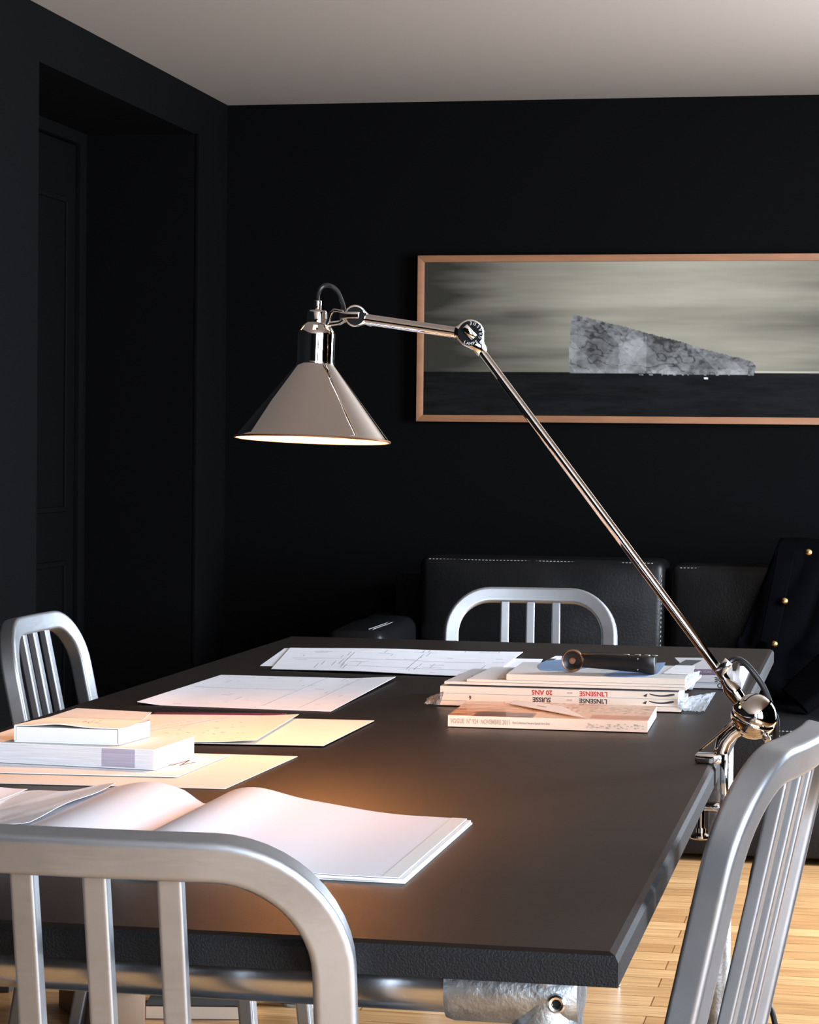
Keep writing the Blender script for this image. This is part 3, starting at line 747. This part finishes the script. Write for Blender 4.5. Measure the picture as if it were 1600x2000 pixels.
# folder group
sheet('card_folder', 'maroon card showing behind the cream sketch sheets', 'folder', [(290, 1404), (545, 1404), (560, 1393), (303, 1391)], TZ+.0015, M['maroon'])
sheet('sketch_sheet', 'bare cream sheet under the sketch, jutting out to its right', 'paper', [(60, 1444), (632, 1456), (731, 1407), (250, 1396)], TZ+.0030, M['paper_cream'])
sc_lines = strokes(26, .0007, 9, box=(.55, .25, .95, .85), ln=.035, ortho=False)+[(.25, .1, .55, .9, .0004), (.32, .1, .62, .9, .0004), (.38, .05, .68, .95, .0004), (.45, .3, .7, .95, .0004)]
sheet('sketch_sheet', 'cream sheet with pencil sketch beside the white slipcased book', 'drawing', [(0, 1446), (500, 1449), (584, 1398), (190, 1394)], TZ+.0055, M['paper_cream'], lines=sc_lines,
      lift=lambda u, v: .003*max(0, u-.85)*6)
sheet('sketch_sheet', 'pale pink sheet behind the white slipcased book', 'paper', [(-60, 1450), (250, 1430), (296, 1391), (150, 1383)], TZ+.0075, M['paper_cream'])
sheet('sketch_sheet', 'large cream sheet lowest under the thick white book', 'paper', [(-120, 1526), (440, 1540), (581, 1477), (60, 1462)], TZ+.0015, M['paper_cream'])
sheet('envelope', 'white envelope with handwriting under the thick white book', 'envelope', [(-100, 1506), (345, 1517), (449, 1474), (60, 1462)], TZ+.0035, M['paper'],
      lines=[(.80, .45, .83, .65, .0010), (.83, .65, .85, .45, .0010), (.86, .45, .88, .7, .0010), (.88, .7, .90, .45, .0010), (.90, .5, .93, .62, .0010)], ink='ink')

# ---------------------------------------------------------------- books at the left
def book_block(pts, z0, z1):
    return [Vector((p.x, p.y, z0)) for p in pts], [Vector((p.x, p.y, z1)) for p in pts]
def corner_par(nl, nr, fr):            # near-left, near-right, far-right -> parallelogram
    return [nl, nr, fr, nl+fr-nr]
ZB = TZ+.0045; zb1 = ZB+.0255
nr, fr_ = at_z(300, 1504, ZB), at_z(379, 1476.5, ZB); nd = (at_z(0, 1489, ZB)-nr).normalized()
P4 = corner_par(nr+nd*.235, nr, fr_)
bk = thing('thick_book', 'thick white paperback with printed fore-edge lying under the slipcased book', 'book', nr)
MB().hexa(*book_block(P4, ZB+.001, zb1-.001)).build('pages', M['pages_edge'], bk, smooth=0)
for z0, z1 in ((ZB, ZB+.0012), (zb1-.0012, zb1)):
    ex = [p+(p-(P4[0]+P4[2])/2).normalized()*.0012 for p in P4]
    MB().hexa(*book_block(ex, z0, z1)).build('cover', M['white_card'], bk, smooth=0)
fd = (P4[0]-P4[1]).normalized(); out = Vector((fd.y, -fd.x, 0)); out = out if out.y < 0 else -out
b0, b1 = P4[1]+fd*.025, P4[1]+fd*.069
MB().hexa([Vector((*(p+out*d).xy, ZB+.0014)) for p, d in ((b0, 0), (b1, 0), (b1, .0004), (b0, .0004))], [Vector((*(p+out*d).xy, zb1-.0014)) for p, d in ((b0, 0), (b1, 0), (b1, .0004), (b0, .0004))]).build('printed_band', M['band'], bk, smooth=0)
Z2 = zb1+.0005; z21 = Z2+.0215
nl, nr, fr_ = at_z(27, 1449, Z2), at_z(233, 1456, Z2), at_z(293.5, 1439, Z2)
Q = corner_par(nl, nr, fr_)
sb = thing('slipcased_book', 'small white book in an open white slipcase on the thick book', 'book', nr)
u_ = (nr-nl); v_ = (fr_-nr)
def slipf(a, b, z): return Vector((*(nl+u_*a+v_*b).xy, z))
m_ = MB(); tk = .0022
lo = [slipf(0, 0, Z2), slipf(1, 0, Z2), slipf(1, 1, Z2), slipf(0, 1, Z2)]
m_.hexa(lo, [p+Vector((0, 0, tk)) for p in lo])
for a, b in ((0, .012), (.988, 1)): 
    l2 = [slipf(a, 0, Z2), slipf(b, 0, Z2), slipf(b, 1, Z2), slipf(a, 1, Z2)]; m_.hexa(l2, [p+Vector((0, 0, z21-Z2)) for p in l2])
l2 = [slipf(0, .98, Z2), slipf(1, .98, Z2), slipf(1, 1, Z2), slipf(0, 1, Z2)]; m_.hexa(l2, [p+Vector((0, 0, z21-Z2)) for p in l2])
m_.build('slipcase', M['white_card'], sb, smooth=0)
MB().slab(lambda a, b: slipf(a, b, z21+.0035*math.exp(-((a-.42)/.2)**2)*max(0, 1-b*1.6)), 24, 12, .0012).build('loose_cover', M['paper_cream'], sb, smooth=50)
lo = [slipf(.02, .012, Z2+tk), slipf(.98, .012, Z2+tk), slipf(.98, .95, Z2+tk), slipf(.02, .95, Z2+tk)]
MB().hexa(lo, [p+Vector((0, 0, z21-Z2-tk-.0022)) for p in lo]).build('book_block', M['white_card'], sb, smooth=0)
mb = MB()
for q in range(14):
    a = random.uniform(.45, .72); b = random.uniform(.35, .7); p = slipf(a, b, z21+.0011)
    mb.box(p, (.004*random.uniform(.4, 1.3), .0015, .0006), Matrix.Rotation(random.uniform(0, 3), 3, 'Z'))
mb.build('cover_drawing', M['grey_ink'], sb, smooth=0)

# ---------------------------------------------------------------- open book in front
ob = thing('open_book', 'large open book with blank white pages near the table front', 'book', at_z(400, 1640, TZ))
sp_n, sp_f = at_z(196, 1695, TZ), at_z(410, 1580, TZ)
er_n, er_f = at_z(788, 1727, TZ), at_z(920, 1610, TZ)
BW = er_f-sp_f
def page_r(u, v):
    s = sp_n.lerp(sp_f, v); e = er_n.lerp(er_f, v); p = s.lerp(e, u)
    h = .0055+.0225*math.exp(-((u-.16)/.17)**2)*(1-.1*v)+.008*math.exp(-((u-.42)/.2)**2)
    h = max(.0058, h*min(1, .28+u*9))
    return Vector((p.x, p.y, TZ+h))
MB().slab(lambda u, v: page_r(u, v)-Vector((0, 0, .0014)), 40, 10, .0036).build('page_stack', M['white_card'], ob, smooth=60)
MB().slab(lambda u, v: page_r(u*.985, v), 40, 10, .0007).build('right_page', M['page'], ob, smooth=60)
MB().slab(lambda u, v: page_r(.93+u*.055, v)+Vector((0, 0, .0004)), 4, 10, .0003).build('page_margin', M['white_card'], ob, smooth=60)
MB().slab(lambda u, v: Vector((*sp_n.lerp(sp_f, v).lerp(er_n.lerp(er_f, v), .02+.985*u).xy, TZ+.0022)), 10, 4, .0018).build('cover', M['white_card'], ob, smooth=60)
lx = Vector((-1, .02, 0))
def page_l(u, v):
    s = sp_n.lerp(sp_f, v); p = s+lx*.30*u
    h = .005+.022*math.exp(-((u-.22)/.19)**2)+.006*math.exp(-((u-.5)/.2)**2)
    h = max(.0058, h*min(1, .28+u*8))
    return Vector((p.x, p.y, TZ+h))
MB().slab(page_l, 40, 10, .003).build('left_page', M['page'], ob, smooth=60)
MB().slab(lambda u, v: Vector((*(sp_n.lerp(sp_f, v)+lx*.30*u).xy, TZ+.0022)), 10, 4, .0018).build('cover', M['white_card'], ob, smooth=60)
fs = tag(MB().slab(lambda u, v: page_l(.36+.5*u, .25+.72*v)+Vector((0, 0, .0035+.003*math.sin(u*6+v*4)**2)), 20, 10, .0006).build('tracing_sheet', M['sheen_film'], smooth=60),
         'glossy translucent sheet curling on the left page of the open book', 'paper')
fs = tag(MB().slab(lambda u, v: page_l(.72+.5*u, .55+.44*v)+Vector((0, 0, .0075+.002*math.sin(u*5)**2)), 20, 10, .0006).build('loose_sheet', M['paper'], smooth=60),
         'loose white sheet at far left of the open book', 'paper')

# ---------------------------------------------------------------- magazines, centre right
F0, F1 = at_z(853, 1379, TZ), at_z(1331, 1393, TZ)      # front line of the stack on the table
def front(px, dy, z0):
    p = at_z(px, lerp(1379, 1393, (px-853)/478), TZ); Y = lerp(F0.y, F1.y, (p.x-F0.x)/(F1.x-F0.x))+dy
    q = at_y(px, 1360, Y); return Vector((q.x, Y, z0))
def mag(name, label, nlp, nrp, depth, z0, z1, m_spine, m_cover, group, turn=0, dy=None, parent_kind='magazine'):
    if dy is None: a, b = at_z(*nlp, z0), at_z(*nrp, z0)
    else: a, b = front(nlp[0], dy, z0), front(nrp[0], dy, z0)
    d = (b-a).normalized(); bk_ = Vector((-d.y, d.x, 0)); bk_ = Matrix.Rotation(turn, 3, 'Z') @ bk_
    P = [a, b, b+bk_*depth, a+bk_*depth]
    r = thing(name, label, parent_kind, (a+b)/2, group)
    P2 = [a+d*.0003+bk_*.003, b-d*.0003+bk_*.003, b+bk_*(depth-.001), a+bk_*(depth-.001)]
    MB().hexa(*book_block(P2, z0+.0004, z1-.0004)).build('pages', M['pages_edge'], r, smooth=0)
    MB().hexa(*book_block([a-bk_*.0006, b-bk_*.0006, b+bk_*.004, a+bk_*.004], z0+.0004, z1-.0004)).build('spine', m_spine, r, smooth=0)
    cv = MB().slab(lambda u, v: Vector((*((P[0]*(1-u)+P[1]*u)*(1-v)+(P[3]*(1-u)+P[2]*u)*v).xy, z1)), 60 if m_cover is None else 8, 40 if m_cover is None else 6, .0006)
    co = cv.build('cover', m_cover, r, smooth=0)
    return r, P, co, d, bk_
GS = 'magazines stacked under the black device'
z = TZ+.0015
def zadd(t): 
    global z
    a = z; z += t; return a, z
# bottom magazine
z0, z1 = zadd(.0075)
mag('magazine', 'lowest and longest magazine of the stack, below the two lettered spines', (853, 1378), (1331, 1391), .215, z0, z1, M['spine'], M['grey_cover'], GS, dy=0)
def spine_text(r, P, d, bk_, z0, z1, items, h, sx=1):
    for txt, f, size, m, flip in items:
        p = P[0].lerp(P[1], f)-bk_*.0009; p.z = (z0+z1)/2
        xd = -d if flip else d; up = Vector((0, 0, -1 if flip else 1))
        text_mesh(txt, size, frame4(p, xd, up) @ Matrix.Diagonal((sx, 1, 1, 1)), 'spine_lettering', m, r, .0001, bold=size*.03)
def squiggle(r, P, d, bk_, z0, z1):
    mb = MB(); zc = (z0+z1)/2
    o = lambda f, dz: P[0].lerp(P[1], f)-bk_*.0008+Vector((0, 0, zc-P[0].z+dz))
    pts = [o(.880+.105*k/10, .0022-.0034*math.sin(PI*k/10)*(1-.4*k/10)) for k in range(11)]
    mb.sweep(pts, rr(.0026, .0004, .0001), ups=-bk_, scale=[.5, .7, .8, .9, .9, .9, 1, 1.1, 1.3, 1.3, .8])
    mb.prism([o(.853, -.0012), o(.868, -.0028), o(.873, .0026), o(.866, .0016)], -bk_*.0003)
    mb.build('spine_emblem', M['ink'], r, smooth=0)
z0, z1 = zadd(.0113)
r, P, co, d, bk_ = mag('magazine', 'cream-spined magazine with black lettering, below its red-lettered twin', (860, 1371), (1324, 1382), .205, z0, z1, M['spine'], M['grey_cover'], GS, dy=.005)
spine_text(r, P, d, bk_, z0, z1, [("L'INSENSE", .648, .0100, M['ink'], True), ('SUISSE', .432, .0102, M['ink'], True), ('photo', .548, .0035, M['grey_ink'], True), ('6', .128, .0085, M['ink'], True)], 0)
squiggle(r, P, d, bk_, z0, z1)
z0, z1 = zadd(.0113)
r, P, co, d, bk_ = mag('magazine', 'cream-spined magazine with red lettering, just above its black-lettered twin', (860, 1359), (1325, 1369), .205, z0, z1, M['spine'], M['grey_cover'], GS, dy=.005)
spine_text(r, P, d, bk_, z0, z1, [("L'INSENSE", .648, .0100, M['red_ink'], True), ('20 ANS', .432, .0102, M['red_ink'], True), ('photo', .548, .0035, M['grey_ink'], True)], 0)
squiggle(r, P, d, bk_, z0, z1)
z += .0026
z0, z1 = zadd(.0045)
r, P, co, d, bk_ = mag('magazine', 'pale grey magazine directly on the red-lettered one, its corner sticking out left', (868, 1345), (1340, 1355), .225, z0, z1, M['spine'], M['grey_cover'], GS, turn=-.06, dy=.008)
mb = MB()
for k_ in range(5):
    p = P[0].lerp(P[1], .085+.006*k_)+bk_*(.075+.012*k_); mb.box((p.x, p.y, z1+.0004), (.006+.010*(k_ % 2), .014, .0005), Matrix.Rotation(.4*k_, 3, 'Z'))
mb.build('cover_print', M['ink'], r, smooth=0)
z0, z1 = zadd(.0042)
r, P, co, d, bk_ = mag('magazine', 'thin white magazine under the top one, showing at its left', (912, 1336), (1338, 1347), .22, z0, z1, M['spine'], M['white_card'], GS, turn=-.05, dy=.010)
text_mesh('VAS', .010, frame4(P[0].lerp(P[1], .16)+bk_*.012+Vector((0, 0, z1-z0+.0006)), d, bk_), 'cover_lettering', M['purple'], r, .0002)
z0, z1 = zadd(.0095)
r, P, co, d, bk_ = mag('magazine', 'topmost white magazine with a blue figure, right under the black device', (989, 1329), (1338, 1339), .215, z0, z1, M['spine'], M['white_card'], GS, dy=.012)
ZM = z1
def blob(pix, zz, th=.0004):
    return MB().prism([at_z(x, y, zz) for x, y in pix], (0, 0, th))
blob([(1050, 1303), (1053, 1297), (1066, 1291), (1090, 1289), (1140, 1288), (1150, 1305), (1115, 1311), (1075, 1311), (1056, 1309)], ZM).build('cover_print', M['blue_print'], r, smooth=0)
blob([(1178, 1319), (1200, 1313), (1270, 1296), (1300, 1294), (1296, 1303), (1284, 1317), (1262, 1322), (1225, 1323), (1190, 1322)], ZM).build('cover_print', M['blue_print'], r, smooth=0)
ZL = ZM+.0012
lf = at_z(1296, 1321, ZL)
sheet('leaflet', 'small white leaflet on the stack at the right end of black device', 'leaflet', [(1296, 1314), (1354, 1316), (1357, 1300), (1320, 1299)], ZM+.0018, M['paper'], th=.0012)

# black hand device on top
def dv(px, py, Y): return at_y(px, py, Y)
dA = at_z(1118, 1314, ZM); dB = at_z(1278, 1319, ZM)
dev = thing('viewer_device', 'black handheld device with a round copper-ringed end on the magazine stack', 'device', (dA+dB)/2)
DY = (dA.y+dB.y)/2; dd = (dB-dA); dd.z = 0; L_ = dd.length; dd.normalize(); db = Vector((-dd.y, dd.x, 0))
rd = .0178
cen = dA+Vector((0, 0, rd+.0012)); 
MB().lathe([(0, .0), (rd*.78, .0), (rd*.9, -.001), (rd, .003), (rd, .020), (rd*.9, .024), (0, .024)], cen, db, 40).build('round_end', M['black_metal'], dev, smooth=40)
MB().lathe([(rd*.86, -.0008), (rd*.93, -.0016), (rd*1.0, 0), (rd*1.01, .003)], cen, db, 40).build('ring', M['copper'], dev)
MB().lathe([(0, -.0022), (rd*.26, -.0022), (rd*.30, -.001), (rd*.30, .001)], cen, db, 24).build('hub', M['copper'], dev)
h0_, h1_ = .0005, .0275
def bodyring(f, zlo, zhi, wd): 
    c_ = cen+dd*f; return [Vector((c_.x, c_.y, ZM+zlo)) + db*.001, Vector((c_.x, c_.y, ZM+zhi)) + db*.001, Vector((c_.x, c_.y, ZM+zhi)) + db*wd, Vector((c_.x, c_.y, ZM+zlo)) + db*wd]
MB().rings([bodyring(.010, .009, .031, .022), bodyring(.05, .007, .031, .026), bodyring(.11, .003, .0295, .030), bodyring(L_, .0008, .0285, .030)]).build('device_body', M['black_metal'], dev, bevel=.0012, smooth=40)
mb = MB()
for f in (.085, .103, .118, .13): mb.box(cen+dd*f+db*.012+Vector((0, 0, ZM+.0308-cen.z)), (.009, .012, .0014))
mb.build('lever', M['chrome_soft'], dev, bevel=.0006)
mb = MB()
for f, zz in ((.104, .008), (.104, .025)): mb.lathe([(0, .0012), (.0011, .001), (.0013, 0)], cen+dd*f+Vector((0, 0, ZM+zz-cen.z)), -db, 10)
mb.build('rivet', M['chrome_soft'], dev)

# polythene wrappers bursting out at the stack's ends
def wrap(name, label, fn, n=18):
    def g(u, v):
        p = Vector(fn(u, v)); q = .008*fbm(u*6, v*6, 3)+.005*abs(fbm(u*13, v*13, 8))
        return p+Vector((q*.6, q*.5, abs(q)))
    return tag(MB().grid(g, n, n).build(name, M['film'], smooth=25, solid=.0004), label, 'plastic wrapper', 'clear wrappers')
wl0, wl1, wl2, wl3 = at_z(828, 1375, TZ+.004), at_z(858, 1378, TZ+.003), at_z(867, 1352, TZ+.03), at_z(838, 1362, TZ+.012)
def quadfn(a, b, c_, d_): return lambda u, v: (a*(1-u)+b*u)*(1-v)+(d_*(1-u)+c_*u)*v
wrap('plastic_wrapper', 'crumpled clear wrapper end at the left of the magazine stack', quadfn(wl0, wl1, wl2, wl3))
wrap('plastic_wrapper', 'crumpled clear wrapper spilling out low at the right of the stack', quadfn(at_z(1328, 1388, TZ+.004), at_z(1375, 1391, TZ+.003), at_z(1398, 1353, TZ+.005), at_z(1327, 1365, TZ+.026)))
wrap('plastic_wrapper', 'upright fold of clear wrapper high at the right end of the stack', quadfn(at_z(1338, 1346, TZ+.030), at_z(1352, 1348, TZ+.020), at_z(1368, 1311, TZ+.046), at_z(1346, 1318, TZ+.052)), 12)

# single magazine in front with a white card
z0, z1 = TZ+.001, TZ+.0180
r, P, co, d, bk_ = mag('magazine', 'thick fashion magazine with orange-brown cover lying alone before the stack', (875, 1419), (1265, 1431), .20, z0, z1, M['spine'], None, 'magazines on the table')
co.data.materials.append(attr_mat('glossy_cover', .22, coat=.2))
def cover_col(i):
    W_ = 61; i %= W_*41; u = (i % W_)/60; v = (i//W_)/40
    n = fbm(u*3+v*2, v*9-u*5, 2); n2 = fbm(u*7, v*16-u*9, 5)
    if u < .42:
        g = .5+.9*n+.5*n2
        a = Vector((.72, .36, .17)); b = Vector((.05, .016, .008))
        c_ = a.lerp(b, max(0, min(1, .75-g)))
        if v < .30 and .12 < u: c_ = Vector((.016, .008, .006)).lerp(Vector((.5, .13, .03)), max(0, min(1, .2+n2*2.4-(u-.2))))
        if v > .6: c_ = c_.lerp(Vector((.75, .50, .33)), .5)
    else:
        c_ = Vector((.62, .42, .27))*(1+.25*n)
        if .45 < u < .62 and v > .35 and math.sin(u*240+v*10) > -.1 and math.sin(v*60) > -.6: c_ = Vector((.50, .16, .08))
        if u > .70 and .05 < v < .28: c_ = Vector((.45, .15, .06))*(1+.6*n2)
        if u > .64 and v > .4 and math.sin(u*70+math.sin(v*40)*3) > .86: c_ = Vector((.24, .16, .11))
    return (max(.004, c_.x), max(.003, c_.y), max(.002, c_.z))
col_attr(co, cover_col)
spine_text(r, P, d, bk_, z0, z1, [('VOGUE  N° 924  NOVEMBRE 2011', .165, .0095, M['grey_ink'], False), ('Paris Collections Numéro Spécial Hors Série', .42, .0048, M['grey_ink'], False)], 0, .62)
mb = MB()
for q in range(60):
    p = P[0].lerp(P[1], .70+.29*random.random())-bk_*.0009+Vector((0, 0, random.uniform(.004, .011))); mb.box(p, (.003, .0004, .0008))
mb.build('spine_print', M['grey_ink'], r, smooth=0)
cz = z1+.0015
def cardf(u, v):
    a, b, c_, d_ = at_z(984, 1373, cz), at_z(1144, 1403, cz), at_z(1099, 1383, cz), at_z(1010, 1371, cz)
    p = (a*(1-u)+b*u)*(1-v)+(d_*(1-u)+c_*u)*v
    return Vector((p.x, p.y, cz+.001+.002*v))
cd_ = thing('note_card', 'white card lying across the orange-brown magazine cover', 'card', at_z(1060, 1388, cz))
MB().slab(cardf, 10, 6, .0008).build('sheet', M['white_card'], cd_, smooth=60)
mb = MB()
for q in range(4): mb.box(cardf(.45+.035*q, .5)+Vector((0, 0, .0004)), (.006, .0012, .0004), Matrix.Rotation(-.5, 3, 'Z'))
mb.build('handwriting', M['pencil'], cd_, smooth=0)

# right-hand pile behind the arm
GP = 'books behind the lamp arm'
z = TZ+.001
z0, z1 = zadd(.0115)
r, P, co, d, bk_ = mag('book', 'lowest grey book of the pile behind the lamp arm', (1350, 1344), (1448, 1346), .21, z0, z1, M['grey_spine'], M['grey_cover'], GP, parent_kind='book')
spine_text(r, P, d, bk_, z0, z1, [('GOOD', .73, .0115, M['ink'], True)], 0)
z0, z1 = zadd(.0115)
r, P, co, d, bk_ = mag('book', 'middle grey book of the pile behind the lamp arm', (1345, 1332), (1432, 1334), .21, z0, z1, M['grey_spine'], M['grey_cover'], GP, parent_kind='book')
spine_text(r, P, d, bk_, z0, z1, [('DE', .68, .0115, M['ink'], True)], 0)
z0, z1 = zadd(.0095)
r, P, co, d, bk_ = mag('book', 'purple-spined book topmost in the pile behind the lamp arm', (1340, 1317), (1420, 1318), .215, z0, z1, M['purple'], M['grey_cover'], GP, parent_kind='book')
text_mesh('NEW YORK', .0055, frame4(P[0].lerp(P[1], .42)-bk_*.0009+Vector((0, 0, .0047)), d, (0, 0, 1)), 'spine_lettering', M['grey_ink'], r, .0001)
blob([(1322, 1299), (1352, 1300), (1372, 1290), (1340, 1289)], z1).build('cover_print', M['ink'], r, smooth=0)
sheet('photo_sheet', 'pale sheet with a black square behind the round end of the device', 'paper', [(1040, 1304), (1180, 1306), (1190, 1283), (1085, 1281)], TZ+.0015, M['paper'], lines=[(.06, .35, .06, .75, .006)], ink='ink')
nb = thing('note_pad', 'small white pad lying right of the lamp arm', 'notepad', at_z(1445, 1325, TZ))
cs = [(1426, 1343), (1449, 1344), (1465, 1305), (1446, 1304)]
lo = [at_z(x, y+3, TZ) for x, y in cs]
MB().hexa(lo, [p+Vector((0, 0, .006)) for p in lo]).build('pad', M['paper'], nb, bevel=.0006)
def curlf(u, v):
    a, b, c_, d_ = [at_z(x, y, TZ+.009) for x, y in ((1426, 1338), (1444, 1341), (1445, 1306), (1436, 1312))]
    p = (a*(1-u)+b*u)*(1-v)+(d_*(1-u)+c_*u)*v
    return Vector((p.x, p.y, TZ+.009+.016*v*v*u))
MB().slab(curlf, 8, 8, .0005).build('curled_page', M['white_card'], nb, smooth=60)

# ---------------------------------------------------------------- things on the floor under the table
bx = thing('cardboard_box', 'brown cardboard carton on the floor under the table', 'box', at_z(250, 2010, 0))
kc = at_z(284, 2008, 0); ra = math.radians(38)
u1, u2 = Vector((-math.cos(ra), -math.sin(ra), 0)), Vector((-math.sin(ra), math.cos(ra), 0))
lo = [kc, kc+u1*.10, kc+u1*.10+u2*.24, kc+u2*.24]
MB().hexa(lo, [p+Vector((0, 0, .075)) for p in lo]).build('carton', M['carton'], bx, bevel=.002)
MB().hexa([p+Vector((0, 0, .0755)) for p in lo], [p+Vector((0, 0, .078)) for p in [lo[0]-u2*.012+Vector((0, 0, .006)), lo[1]-u2*.012+Vector((0, 0, .006)), lo[2], lo[3]]]).build('flap', M['carton'], bx)
db_ = MB().box((-1.93, 4.85, .06), (.32, .36, .12)).build('storage_box', M['dark_box'], bevel=.004); tag(db_, 'dark brown box on the floor left of the cardboard carton', 'box')
fb = thing('floor_book', 'pale book lying on the floor under the table beside the carton', 'book', at_z(420, 1992, 0))
a, b = at_z(285, 1990, 0), at_z(490, 1992, 0); d = (b-a).normalized(); n_ = Vector((-d.y, d.x, 0))
MB().hexa(*book_block([a, b, b+n_*.16, a+n_*.16], .001, .026)).build('pages', M['spine'], fb, smooth=0)
MB().hexa(*book_block([a-n_*.002, b-n_*.002, b+n_*.162, a+n_*.162], .026, .029)).build('cover', M['dark_box'], fb, smooth=0)
